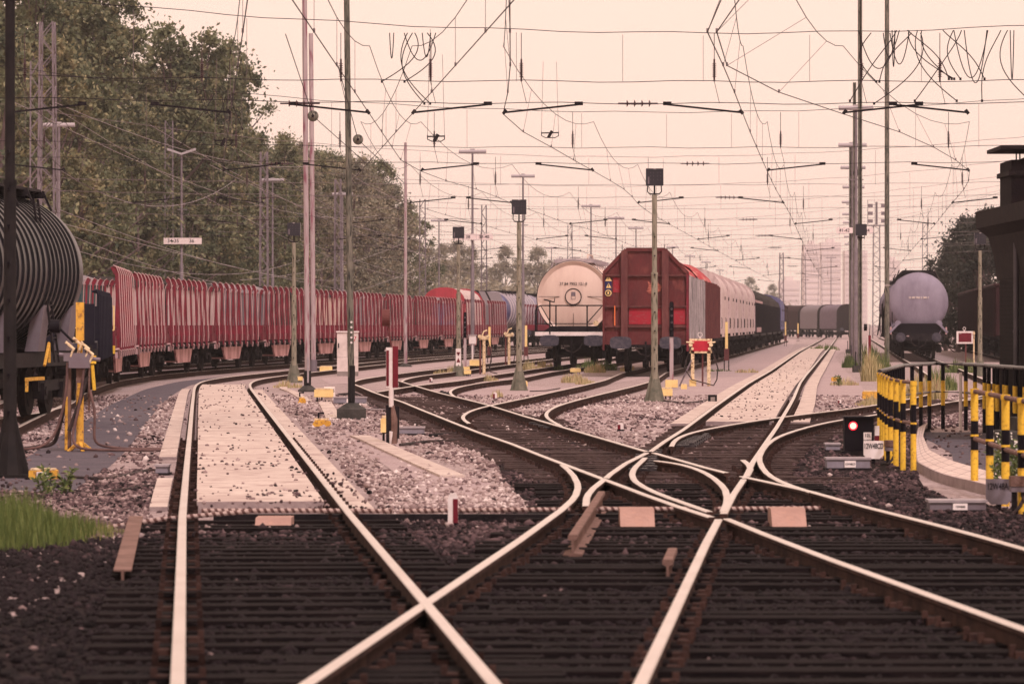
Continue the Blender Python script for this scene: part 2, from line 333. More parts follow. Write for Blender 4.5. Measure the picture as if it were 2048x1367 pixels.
def sweep(Q, prof, z0=0.0, org=(0, 0, 0), closed=True):
    T = np.gradient(Q, axis=0); T /= np.hypot(T[:, 0], T[:, 1])[:, None]; N = np.c_[T[:, 1], -T[:, 0]]
    V = np.array([[(q[0] + nn[0] * u - org[0], q[1] + nn[1] * u - org[1], w + z0 - org[2]) for u, w in prof] for q, nn in zip(Q, N)]).reshape(-1, 3)
    n = len(prof); k = len(Q); m = n if closed else n - 1
    Fq = [(i * n + j, i * n + (j + 1) % n, (i + 1) * n + (j + 1) % n, (i + 1) * n + j) for i in range(k - 1) for j in range(m)]
    return V, Fq, m
_zoff = [0]
def rail(Q, root, zadd=None, top=M['railtop']):
    _zoff[0] = (_zoff[0] + 1) % 7
    z = (_zoff[0] - 3) * 0.0012 if zadd is None else zadd
    Q = thin(Q); V, Fq, m = sweep(Q, RP, z, root.location)
    mb = MB(); mb.add([tuple(v) for v in V], Fq); n = len(RP)
    # head faces: last profile edge closes from (.030,0) to (-.030,0); plus the two small chamfers
    mb.m = [1 if (i % m) in (0, m - 1, m - 2) else 0 for i in range(len(Fq))]
    mb.f += [tuple(range(n)), tuple(len(V) - n + i for i in range(n))[::-1]]; mb.m += [0, 0]
    return mb.build('rail', [M['railside'], top], root)
def fastenings(Qs, root, D0, D1, pitch=0.6):
    mb = MB(); lx, ly, lz = root.location
    for Q in Qs:
        d = np.r_[0, np.cumsum(np.hypot(*np.diff(Q, axis=0).T))]; T = np.gradient(Q, axis=0)
        for s in np.arange(0.2, d[-1], pitch):
            i = int(np.searchsorted(d, s)); i = min(i, len(Q) - 1)
            x, y = Q[i]
            if not (D0 < y < D1): continue
            a = math.atan2(-T[i][0], T[i][1])
            for sd in (-1, 1):
                ox, oy = math.cos(a) * sd, math.sin(a) * sd
                mb.box((x + ox * .085 - lx, y + oy * .085 - ly, -.128 - lz), (.07, .12, .045), a)
                mb.box((x + ox * .125 - lx, y + oy * .125 - ly, -.105 - lz), (.035, .035, .075), a)
    if mb.v: mb.build('rail_fastenings', M['railside'], root, kind='stuff')
def interpx(Q, D): return float(np.interp(D, Q[:, 1], Q[:, 0]))

L_T1 = smooth(extend(px([(360, 1162), (364, 1000), (372, 948), (382, 834), (387, 784), (389, 768), (404, 759), (433, 755), (477, 750.5), (536, 744), (588, 739), (660, 731.5), (806, 717.6), (960, 707), (1087, 698)]), 15), 5)
L_T1 = smooth([tuple(p) for p in L_T1] + [(L_T1[-1][0] + .12 * 70, L_T1[-1][1] + 70)], 3, .8)
R_T1 = offset(L_T1, 1.5)
R_T0 = smooth([(-4.5, 20), (-6.6, 45), (-8.2, 63), (-8.8, 72), (-9.7, 84), (-11.2, 103), (-11.85, 115), (-12.0, 128), (-11.2, 142), (-9.5, 162), (-7.7, 180), (-4.3, 221), (-.3, 261), (1.7, 280), (4.6, 300), (8.5, 322), (13, 345)], 6, .8)
L_T0 = offset(R_T0, -1.5); C_T0 = offset(R_T0, -.75)
C_TB = offset(C_T0, -4.3)
BR = smooth([(-17, 22), (-13.8, 40), (-11.6, 52), (-10.65, 61), (-10.0, 68), (-9.75, 74), (-10.2, 83), (-11.3, 93)], 3)
C1 = smooth(px([(707, 767), (748, 784), (777, 794), (806, 803), (850, 821.6), (880, 833), (909, 845), (960, 865), (1021, 885), (1075, 907), (1125, 926), (1176, 945), (1277, 983), (1353, 1011), (1424, 1033)])[::-1], 1.2)
C1b = smooth(extend(px([(1454, 1036), (1535, 1069), (1662.5, 1117.5), (1809, 1170)])[::-1], 15), .6)
C2 = smooth(px([(797.7, 761), (825.5, 769.6), (850, 777), (880, 785.7), (918.6, 794.5), (977, 809), (1050, 832), (1123.7, 853), (1206.5, 877), (1250, 889), (1295, 902.6)])[::-1], 1.5)
C2b = smooth(px([(1308, 905), (1353, 917.5), (1403.7, 932.7), (1454, 945)])[::-1], .8)
C2c = smooth(extend(px([(1484, 952), (1535, 964), (1586.6, 973), (1637, 986), (1713, 1008.6), (1814, 1034), (1915.6, 1059), (2047, 1096)])[::-1], 15), 1)
Bc = smooth(extend(px([(1125, 928), (1145, 944), (1158, 968), (1152, 991), (1125, 1016), (1075, 1052), (1024, 1088), (912, 1163)])[::-1], 15), .9)
Al = smooth(px([(1300, 902.6), (1329, 880.6), (1358.6, 864.5), (1396.7, 836), (1432, 810), (1461, 790), (1498, 765), (1540, 741.5), (1596.5, 703.5), (1652, 673.5)]), 2)
Al = smooth([tuple(p) for p in Al] + [(Al[-1][0] + .0874 * 150, Al[-1][1] + 150)], 1)
Alb = smooth(px([(1211, 956), (1214, 951.7), (1252, 925), (1293, 905)]), .4)
Alc = smooth(px([(1172, 1012), (1173, 991), (1186, 975), (1208, 958)]), .5)
Ar = smooth(px([(1489.7, 955.5), (1503, 925), (1531.4, 883.5), (1549, 860), (1568, 828), (1585.6, 798.6), (1600, 765), (1611, 750), (1626, 733), (1655, 699), (1672.6, 675.7)]), 1.5)
Ar = smooth([tuple(p) for p in Ar] + [(Ar[-1][0] + .0874 * 170, Ar[-1][1] + 170)], 1)
Arb = smooth(px([(1446.7, 1026), (1464, 991), (1487, 957)]), .4)
Arc = smooth(extend(px([(1373, 1165.5), (1403.7, 1099.8), (1437, 1037)]), 15), .5)
S1 = smooth(px([(1420, 1022), (1353, 999), (1300, 979), (1270, 962), (1262, 948), (1268, 934), (1290, 914)]), .8)
S2 = smooth(px([(1446, 1022), (1456, 1002), (1452, 976), (1430, 955), (1400, 938), (1350, 923), (1312, 920)]), .8)
S3 = smooth(px([(1493, 952), (1502, 937), (1497, 927), (1486, 919)]), .3)
E1 = smooth(px([(1342.5, 892), (1346, 881), (1358.6, 872), (1388, 862), (1446.5, 851), (1505, 841), (1553.4, 834.5), (1618.6, 826), (1677, 819.6), (1759, 808)]), 1.5)
E2 = smooth(px([(1625, 984), (1574, 969), (1536, 950), (1520, 928), (1517, 914), (1527, 895), (1541.7, 880.6), (1563.7, 869), (1604, 856), (1648, 845), (1692, 837), (1762, 827)]), 1.2)
TK = [(11.35, 95), (13.1, 110), (15.0, 132), (17.35, 158), (19.9, 188), (28.5, 286), (38.4, 400), (47, 500)]
tkL = smooth([tuple(E1[-1])] + [(a - .75, b) for a, b in TK], 5); tkR = smooth([tuple(E2[-1])] + [(a + .75, b) for a, b in TK], 5)
C_TK = offset(tkL, .75)
E1 = np.r_[E1[:-3], tkL[3:]]; E2 = np.r_[E2[:-3], tkR[3:]]
C_GO = smooth([(10.0, 83), (14.0, 96), (17.6, 112), (20.4, 135), (22.9, 160), (25.0, 187), (33.7, 286), (52, 500)], 6)
F1 = smooth(px([(939, 846.5), (923, 840.6), (917, 834.8), (926, 827.4), (948, 817), (977, 810.6), (1006.5, 804.7), (1050, 796), (1094, 785.7), (1160, 771.8), (1210, 760)]), 2)
F2 = smooth(px([(1123, 852), (1111, 846), (1091, 836), (1087, 829), (1096.6, 818.6), (1118.6, 809), (1162.5, 797.4), (1206.5, 786.4), (1265, 773), (1310, 760)]), 2)
TF = [(4.65, 135), (6.1, 152), (7.7, 170), (13.5, 236), (19.4, 303), (28, 400)]
F1 = smooth([tuple(p) for p in F1] + [(a - .75, b) for a, b in TF], 2); F2 = smooth([tuple(p) for p in F2] + [(a + .75, b) for a, b in TF], 2)
C_F = smooth([(4.0, 124)] + TF, 4)
R1 = smooth(px([(752, 783), (790, 777.6), (821, 771), (860, 767), (918.6, 761), (977, 750.5), (1036, 742.5), (1109, 731.5)]) + [(3.2, 172), (8.8, 236), (23, 400)], 3)
R2 = smooth(px([(909, 792), (901, 788), (897, 783.5), (904, 776), (933, 769.6), (977, 762), (1036, 757), (1094, 744.7), (1138, 738)]) + [(4.9, 172), (10.3, 236), (24.5, 400)], 3)
C_R = smooth([(2.15, 150), (4.05, 172), (9.55, 236), (23.75, 400)], 3)
P1 = smooth(px([(704, 766), (707, 759.3), (748, 753.5), (792, 747.6), (850, 740), (918, 733.5), (977, 726), (1015, 722), (1094, 714)]) + [(6, 245), (19, 400)], 4)
Q1 = smooth(px([(802, 763), (797, 760), (836, 752), (860, 748), (909, 744), (955, 737), (1065, 722.7), (1094, 719)]) + [(7.5, 245), (20.5, 400)], 4)

# ------------------------------------------------------------ ground sheets
def flat(name, poly, z, m, label=None):
    mb = MB(); mb.add([(x, y, 0) for x, y in poly], [tuple(range(len(poly)))]); o = mb.build(name, m, loc=(0, 0, z)); o['kind'] = 'structure'; return o
def strip(name, QL, QR, z, m, thick=0.0, side=None):   # sheet between two curves; thick > 0 gives it edges
    n = 160; u = np.linspace(0, 1, n)
    def rs(Q):
        d = np.r_[0, np.cumsum(np.hypot(*np.diff(Q, axis=0).T))]; s = u ** 1.6 * d[-1]; return np.c_[np.interp(s, d, Q[:, 0]), np.interp(s, d, Q[:, 1])]
    A, B = rs(QL), rs(QR); mb = MB()
    vs = [(*a, 0) for a in A] + [(*b, 0) for b in B]; fs = [(i, n + i, n + i + 1, i + 1) for i in range(n - 1)]; ms = [0] * len(fs)
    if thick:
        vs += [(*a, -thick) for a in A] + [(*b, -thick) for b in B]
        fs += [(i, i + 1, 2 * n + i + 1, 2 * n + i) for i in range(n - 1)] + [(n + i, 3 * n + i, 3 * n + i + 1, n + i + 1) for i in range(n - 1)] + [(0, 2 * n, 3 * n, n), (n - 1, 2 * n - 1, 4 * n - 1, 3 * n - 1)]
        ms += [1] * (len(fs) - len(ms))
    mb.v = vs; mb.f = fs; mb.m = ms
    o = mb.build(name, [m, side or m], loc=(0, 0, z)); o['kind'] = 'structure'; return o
gq = 7000
mb = MB(); xs = [-gq, -60, -8, 12, 90, gq]; ys = [-200, 14, 60, 250, 900, gq]
mb.v = [(x, y, 0) for y in ys for x in xs]; mb.f = [(j * 6 + i, j * 6 + i + 1, (j + 1) * 6 + i + 1, (j + 1) * 6 + i) for j in range(5) for i in range(5)]
o = mb.build('ground', M['gravel'], loc=(0, 0, GZ)); o['kind'] = 'structure'
def cut(Q, a, b): return Q[(Q[:, 1] >= a) & (Q[:, 1] <= b)]
def gx(pts): return [G(*p) for p in pts]
strip('asphalt_path', smooth(gx([(-60, 985), (30, 930), (110, 878), (165, 845), (215, 812), (290, 778), (360, 762), (440, 754), (600, 742.5), (800, 724)]), 2.5),
      smooth(gx([(150, 985), (225, 930), (262, 890), (290, 850), (318, 812), (352, 785), (384, 768), (450, 760.5), (600, 746.5), (800, 727)]), 2.5), GZ + .004, M['asphalt'])
# packed bedding: oily ballast under the switches, darkened further in colour to imitate vignette
flat('switch_bedding', [(-3.0, 12), (7.0, 12), (6.2, 30), (4.4, 40), (5.2, 50), (7.2, 66), (8.0, 74), (5.2, 71), (3.9, 68), (2.4, 52.5), (1.0, 58), (-.6, 70), (-3.2, 92), (-4.3, 105), (-4.7, 103), (-2.6, 80), (-1.15, 64), (-.2, 52), (-.1, 45), (.2, 38.5), (-.4, 36.2), (-3.2, 33.5)], GZ + .004, M['bedding'])
# fine light paths between the running lines
flat('gravel_path', [(1.9, 66), (1.0, 71), (1.1, 80), (2.7, 92), (4.6, 108), (6.7, 128), (8.1, 150), (17, 262), (30, 420), (36, 480), (33.5, 450), (18.4, 255), (11.9, 172), (7.9, 124), (5.4, 96), (3.3, 72), (2.8, 66)], GZ + .005, M['path'])
flat('gravel_path', [(8.0, 84), (6.6, 88), (10.8, 136), (20, 242), (34, 402), (40, 470), (41.5, 470), (29, 330), (18.5, 220), (13.8, 160), (11.0, 122), (9.3, 100)], GZ + .005, M['path'])
flat('gravel_path', [(-1.2, 78), (-2.4, 98), (-3.2, 115), (-2.6, 124), (0.3, 150), (2.2, 170), (3, 170), (1.0, 148), (-.2, 132), (-.2, 116), (1.4, 112), (3.2, 124), (5, 140), (4.7, 132), (2.6, 116), (1.1, 102), (.0, 90), (-.3, 80)], GZ + .006, M['path'])
flat('gravel_path', [(-5.6, 118), (-6.6, 132), (-5.5, 152), (-3.6, 178), (0, 226), (4, 272), (5, 272), (1, 222), (-1.8, 186), (-3.4, 160), (-4.6, 138), (-4.9, 120)], GZ + .006, M['path'])
flat('gravel_path', px([(560, 762), (600, 800), (650, 860), (760, 900), (850, 960), (960, 970), (985, 940), (900, 915), (820, 880), (760, 850), (680, 832), (640, 800), (600, 770)]), GZ + .006, M['path'])
# light slabs filling the left line and its shoulders
i1 = cut(L_T1, 37, 111)
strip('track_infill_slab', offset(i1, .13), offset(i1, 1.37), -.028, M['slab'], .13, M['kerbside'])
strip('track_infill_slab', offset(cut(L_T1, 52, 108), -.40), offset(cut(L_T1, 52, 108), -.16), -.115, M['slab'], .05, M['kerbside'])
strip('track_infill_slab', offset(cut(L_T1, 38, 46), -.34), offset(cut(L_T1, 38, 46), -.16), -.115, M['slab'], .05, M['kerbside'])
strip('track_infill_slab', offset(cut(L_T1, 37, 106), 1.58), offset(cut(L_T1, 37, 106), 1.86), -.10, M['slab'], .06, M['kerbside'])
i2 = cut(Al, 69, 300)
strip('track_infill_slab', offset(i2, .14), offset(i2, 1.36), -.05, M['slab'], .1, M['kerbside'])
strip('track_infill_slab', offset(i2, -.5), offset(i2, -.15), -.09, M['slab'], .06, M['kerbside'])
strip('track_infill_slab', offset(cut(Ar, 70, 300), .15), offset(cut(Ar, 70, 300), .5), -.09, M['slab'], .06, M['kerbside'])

# ------------------------------------------------------------ tracks
def track(label, rails, D0=None, D1=None, top=M['railtop']):
    q = rails[0][0]; root = thing('railway_track', label, 'railway track', (q[0], q[1], GZ), 0, 'tracks of the marshalling yard')
    for Q in rails: rail(Q, root, top=top)
    if D0: fastenings(rails, root, D0, D1)
    return root
T1r = track('left track with light slabs between its rails, bending right behind the white cabinet', [L_T1, R_T1], 16, 60)
track('dark track carrying the red stake wagons and the black ribbed tank wagon', [L_T0, R_T0])
track('track under the ribbed black tank wagon, leaving the frame at the left', [offset(BR, -.75), offset(BR, .75)])
track('farthest track, under the red round-ended hood wagon behind the stake wagons', [offset(C_TB, -.75), offset(C_TB, .75)])
Cr = track('track crossing from the rusty red-and-white marker post to the lower right corner', [C1, C1b, C2, C2b, C2c], 16, 100)
Br = track('curved switch rail bulging right beside the loose rail in the foreground', [Bc, S1, S2, S3], 16, 60)
Ar_ = track('long straight track running away between the hood wagons and the grey tank wagon', [Al, Alb, Alc, Ar, Arb, Arc], 16, 90)
Er = track('track curving right behind the red signal lamp to the grey tank wagon', [E1, E2], 36, 80)
Fr = track('track under the red end-wall timber wagon', [F1, F2], 60, 110)
track('track under the cream tank wagon', [R1, R2], 70, 120)
track('empty track passing in front of the ribbed blue tank wagon', [P1, Q1])
track('rightmost track, under the dark maroon open wagon', [offset(C_GO, -.75), offset(C_GO, .75)])
# sleepers
def sleeper_mesh(L):
    mb = MB(); mb.box((0, 0, 0), (L, .25, .13)); return mb
def sleepers(root, rows, paler=False):
    cache = {}; lx, ly, lz = root.location
    for (x0, x1, y, a) in rows:
        L = round((x1 - x0) * 4) / 4
        if L not in cache:
            o = sleeper_mesh(L).build('sleeper', M['sleeperpaler' if paler else 'sleeper'], root); cache[L] = o
        else:
            o = cache[L].copy(); SC.collection.objects.link(o)
        o.location = ((x0 + x1) / 2 - lx, y - ly, GZ - .022 + random.uniform(-.016, .012) - lz); o.rotation_euler = (random.uniform(-.01, .01), 0, a + random.uniform(-.01, .01))
rows = []; y = 16.2
while y < 36.0:
    rows.append((interpx(L_T1, y) - .5, interpx(L_T1, y) + 2.0, y, .07)); y += .62
sleepers(T1r, rows)
rows = []; y = 16.0
while y < 44:
    a = interpx(Bc, y) if y < 43 else .5
    b = interpx(C2c, y) if y < 41 else 3.0
    if y < 36: a = min(a, interpx(Bc, y))
    rows.append((a - .45, b + .5, y, 0.0)); y += .6
sleepers(Cr, rows)
rows = []; y = 44.2
while y < 52: rows.append((interpx(C1, y) - .5, interpx(Ar, y) + (.5 if y > 46 else 1.2), y, -.02)); y += .6
sleepers(Br, rows, True)
rows = []; y = 52.3
while y < 96:
    r = interpx(C2, y) + .5 if y > 53 else 2.2
    if y > 66 and y < 84: r = max(r, interpx(F2, y) + .4) if y < 74 else r
    rows.append((interpx(C1, y) - .5, r, y, .07)); y += .62
sleepers(Fr, rows, True)
rows = []; y = 52.5
while y < 69: rows.append((interpx(Al, y) - .4, max(interpx(Ar, y), interpx(E2, y)) + .5, y, -.04)); y += .6
sleepers(Ar_, rows, True)
rows = []; y = 69.5
while y < 92: rows.append((interpx(E1, y) - .5, interpx(E2, y) + .5, y, -.2)); y += .6
sleepers(Er, rows, True)

# ------------------------------------------------------------ loose ballast stones
ico = bmesh.new(); bmesh.ops.create_icosphere(ico, subdivisions=1, radius=1); IV = np.array([v.co[:] for v in ico.verts]); IF = np.array([[v.index for v in f.verts] for f in ico.faces]); ico.free()
def in_poly(P, poly):
    poly = np.array(poly); c = np.zeros(len(P), bool); j = len(poly) - 1
    for i in range(len(poly)):
        a, b = poly[i], poly[j]
        t = ((a[1] > P[:, 1]) != (b[1] > P[:, 1])) & (P[:, 0] < (b[0] - a[0]) * (P[:, 1] - a[1]) / (b[1] - a[1] + 1e-9) + a[0]); c ^= t; j = i
    return c
rails_all = [L_T1, R_T1, C1, C1b, C2, C2b, C2c, Bc, Al, Alb, Alc, Ar, Arb, Arc, S1, S2, E1, E2, F1, F2, R1, R2, P1, Q1, L_T0, R_T0]
DARK = [(-3.4, 12), (9, 12), (8.5, 30), (6.5, 44), (7.5, 62), (9.5, 80), (8.0, 78), (5.2, 71), (3.9, 68), (2.4, 52.5), (1.0, 58), (-.6, 70), (-3.2, 92), (-4.6, 105), (-2.6, 80), (-1.15, 64), (-.2, 52), (-.1, 45), (.2, 38.5), (-.4, 36.2), (-3.2, 33.5)]
def cellnoise(P, s, seed):
    r = np.random.default_rng(seed); g = r.random((64, 64)); q = P / s
    i = np.floor(q).astype(int); f = q - i; f = f * f * (3 - 2 * f)
    def gv(a, b): return g[(i[:, 0] + a) % 64, (i[:, 1] + b) % 64]
    return (gv(0, 0) * (1 - f[:, 0]) + gv(1, 0) * f[:, 0]) * (1 - f[:, 1]) + (gv(0, 1) * (1 - f[:, 0]) + gv(1, 1) * f[:, 0]) * f[:, 1]
def stones(name, n, D0, D1, r0, r1, keep, zf, tone, pw=1.0):
    D = D0 + (D1 - D0) * rng.random(n) ** pw
    X = (rng.random(n) * 1.16 - .58) * D * 2048 / F
    P = np.c_[X, D]; k = keep(P); P = P[k]; n = len(P)
    sz = rng.uniform(r0, r1, n) * (1 + .55 * (rng.random(n) > .94))
    sc = rng.uniform(.6, 1.35, (n, 3)) * sz[:, None]; sc[:, 2] *= .8
    a = rng.random(n) * 6.283; ca, sa = np.cos(a), np.sin(a)
    J = rng.uniform(.6, 1.4, (n, 12, 1))
    V = IV[None] * J * sc[:, None, :]
    x = V[:, :, 0] * ca[:, None] - V[:, :, 1] * sa[:, None]; yv = V[:, :, 0] * sa[:, None] + V[:, :, 1] * ca[:, None]
    z = V[:, :, 2] + zf(P, n)[:, None]
    VV = np.stack([x + P[:, 0:1], yv + P[:, 1:2], z], -1).reshape(-1, 3)
    FF = (IF[None] + 12 * np.arange(n)[:, None, None]).reshape(-1, 3)
    o = npmesh(name, VV, FF, M['stone'], attr=np.repeat(np.clip(tone(P, n), 0, 1), 20)); o['kind'] = 'stuff'; return o
SL1 = [(float(x) + .1, float(y)) for x, y in offset(cut(L_T1, 35, 112), -.0)[::6]]; SL1 = SL1 + [(x + 1.9, y) for x, y in SL1[::-1]]
SLL = [(x - .45, y) for x, y in SL1[:len(SL1) // 2]]; SLL = SLL + [(x + .45, y) for x, y in SLL[::-1]]
PTH = gx([(-60, 985), (30, 930), (110, 878), (165, 845), (215, 812), (290, 778), (360, 762), (384, 768), (352, 785), (318, 812), (290, 850), (262, 890), (225, 930), (150, 985)])
PTH2 = px([(700, 870), (760, 905), (850, 960), (960, 970), (1000, 930), (900, 905), (820, 870), (760, 850)])
YARD = px([(1834, 886), (1858, 915), (1901, 937), (1970, 959), (2300, 1000), (2300, 830), (1834, 840)])
PAVE = px([(1836, 941), (1901, 972), (1934, 978), (2060, 990), (1970, 955), (1901, 937), (1858, 915), (1830, 880)])
def near_rail(P, d):
    m = np.zeros(len(P), bool)
    for Q in rails_all: m |= np.abs(P[:, 0] - np.interp(P[:, 1], Q[:, 1], Q[:, 0], left=-99, right=-99)) < d
    return m
def keep_main(P):
    k = ~near_rail(P, .095) & ~in_poly(P, SL1)
    dens = np.clip(cellnoise(P, 2.3, 1) * 1.5, .25, 1)
    q = rng.random(len(P))
    k &= ~(in_poly(P, SLL) & (q > .05)) & ~(in_poly(P, PTH) & (q > .05)) & ~(in_poly(P, PTH2) & (q > .16)) & ~in_poly(P, PAVE) & ~(in_poly(P, YARD) & (q > .12))
    dk = in_poly(P, DARK); k &= ~(dk & (q > .74))
    k &= (q < dens) | (P[:, 1] < 42)
    k &= ~((P[:, 1] > 60) & (q > .55)) 
    return k
def ztone(P, n):
    dk = in_poly(P, DARK) | (P[:, 1] < 33)  # dirty switch area, plus the near strip darkened to imitate vignette
    vignette = np.clip((P[:, 1] - 25) / 9, .45, 1)  # bottom vignette put into the stone tones, stronger towards the camera
    base = .34 + .34 * cellnoise(P, 3.1, 5) + .18 * cellnoise(P, .7, 6)
    t = base + rng.normal(0, .17, n) - .17 * ((P[:, 0] < -3.0) & (P[:, 1] < 62))
    t2 = (.14 + .24 * cellnoise(P, 1.4, 9) + rng.normal(0, .09, n)) * vignette + (rng.random(n) > .995) * .4
    return np.where(dk, t2 + np.clip((P[:, 1] - 44) / 40, 0, 1) * .22, t)
stones('ballast_stones', 105000, 15, 48, .014, .032, keep_main, lambda P, n: np.full(n, GZ + .008) + rng.uniform(-.02, .015, n), ztone, .62)
stones('ballast_stones', 80000, 46, 100, .018, .040, keep_main, lambda P, n: np.full(n, GZ + .004) + rng.uniform(-.02, .015, n), ztone, .8)
# scattered stones lying on the slabs
def keep_slab(P): return (in_poly(P, SL1) | ((P[:, 0] - np.interp(P[:, 1], Al[:, 1], Al[:, 0]) > .15) & (P[:, 0] - np.interp(P[:, 1], Al[:, 1], Al[:, 0]) < 1.35) & (P[:, 1] > 70))) & ~near_rail(P, .1) & ((cellnoise(P, 1.7, 3) > .62) | ((P[:, 0] > 0) & (rng.random(len(P)) > .3)) | (rng.random(len(P)) > .8) | ((P[:, 1] < 115) & (rng.random(len(P)) > .35) & ((np.abs(P[:, 0] - np.interp(P[:, 1], L_T1[:, 1], L_T1[:, 0]) - .20) < .09) | (np.abs(P[:, 0] - np.interp(P[:, 1], L_T1[:, 1], L_T1[:, 0]) - 1.30) < .09) | (np.abs(P[:, 1] - 37.6) < .7))))
def slabz(P, n): return np.where(P[:, 0] < 0, -.022, -.045)
stones('loose_stones', 15000, 36, 200, .011, .026, keep_slab, slabz, lambda P, n: .42 + rng.normal(0, .16, n), 1.3)

# ------------------------------------------------------------ wagons (local frame: near end at y = 0, y runs away along the track, z = 0 on the rail)
def pose(path, D):
    i = int(np.argmin(np.abs(path[:, 1] - D))); i = max(2, min(i, len(path) - 3)); t = path[i + 2] - path[i - 2]
    return (float(np.interp(D, path[:, 1], path[:, 0])), D, 0.0), -math.atan2(t[0], t[1])
def chord(path, D, L):
    x0 = float(np.interp(D, path[:, 1], path[:, 0])); x1 = float(np.interp(D + L, path[:, 1], path[:, 0]))
    return (x0, D, 0.0), -math.atan2(x1 - x0, L)
def gear(root, L, axles, body=M['darksteel'], z0=.92, z1=1.18, bufplate='round', inset=.35, detail=True, single=False):
    mb = MB()
    for s in (-1, 1): mb.box((s * 1.12, L / 2, (z0 + z1) / 2), (.14, L - 2 * inset, z1 - z0))
    mb.box((0, L / 2, z1 - .09), (2.1, L - 2 * inset - .1, .10)); 
    for k in range(int(L / 1.6)): mb.box((0, inset + .9 + k * 1.6, .99), (2.0, .1, .16))
    mb.box((0, L * .42, .70), (.5, .8, .36)); mb.tube([(.7, L * .55, .72), (.7, L * .55 + 1.1, .72)], .19, 10)
    mb.build('underframe', body, root)
    for e, s in ((inset - .06, -1), (L - inset + .06, 1)):
        b = MB(); b.box((0, e, 1.06), (2.5, .12, .36))
        bm_ = b.build('buffer_beam', body, root)
        if detail:
            h = MB(); h.bar((0, e, 1.04), (0, e + s * .26, 1.04), .07, .10); h.tube([(0, e + s * .26, 1.0), (.0, e + s * .30, .72), (0, e + s * .27, .44)], .028, 6); h.tube([(-.06, e + s * .27, .46), (-.05, e + s * .27, .30), (.05, e + s * .27, .30), (.06, e + s * .27, .46)], .022, 6)
            h.build('coupling_hook', M['darksteel'], root)
            hz = MB(); pts = [(-.32, e + s * .05, 1.0), (-.36, e + s * .16, .86), (-.2, e + s * .2, .66), (.08, e + s * .2, .58), (.3, e + s * .12, .72), (.42, e + s * .05, .96)]
            hz.tube(pts, .022, 6); hz.build('brake_hose', M['rubber'], root)
        for sx in (-1, 1):
            u = MB(); u.disc((sx * .875, e + s * .20, 1.06), .13, .36, 'y', 14)
            if bufplate == 'round': u.disc((sx * .875, e + s * .40, 1.06), .235, .05, 'y', 24); u.disc((sx * .875, e + s * .445, 1.06), .16, .04, 'y', 20)
            else:
                w_, h_ = .38, .215; pl = [(sx * .875 + w_ * c_, 1.05 + h_ * s_) for c_, s_ in [(math.copysign(abs(math.cos(t)) ** .55, math.cos(t)), math.copysign(abs(math.sin(t)) ** .6, math.sin(t))) for t in np.linspace(0, 2 * math.pi, 24, endpoint=False)]]
                u.prism(pl, e + s * .36, e + s * .43)
            u.build('buffer', M['buffer'], root, smooth=40)
    for g in axles:
        ys = [g] if single else [g - .9, g + .9]
        f = MB()
        for s in (-1, 1):
            f.box((s * 1.0, g, .56), (.12, (1.0 if single else 2.5), .20))
            for y in ys:
                f.box((s * 1.02, y, .46), (.22, .28, .30)); f.disc((s * 1.13, y, .46), .09, .05, 'x', 10)
                for q in (-.24, .24): f.tube([(s * 1.0, y + q, .52), (s * 1.0, y + q, .72)], .07, 8)
        f.box((0, g, .60), (1.98, .3 if not single else .1, .24 if not single else .06))
        fr = f.build('wheel_set' if single else 'bogie', M['darksteel'], root)
        for y in ys:
            ax = MB(); ax.tube([(-.7, y, .46), (.7, y, .46)], .08, 8); 
            for s in (-1, 1):
                ax.disc((s * .755, y, .46), .46, .13, 'x', 22); ax.disc((s * .70, y, .46), .49, .03, 'x', 22)
                ax.disc((s * .825, y, .46), .30, .02, 'x', 14)
            ax.build('wheel', M['wheel'], fr)
ORD = ['nearest', 'second', 'third', 'fourth', 'fifth', 'sixth', 'seventh', 'eighth', 'ninth', 'tenth', 'eleventh', 'twelfth', 'thirteenth', 'fourteenth', 'fifteenth', 'sixteenth', 'seventeenth', 'eighteenth', 'nineteenth', 'twentieth']
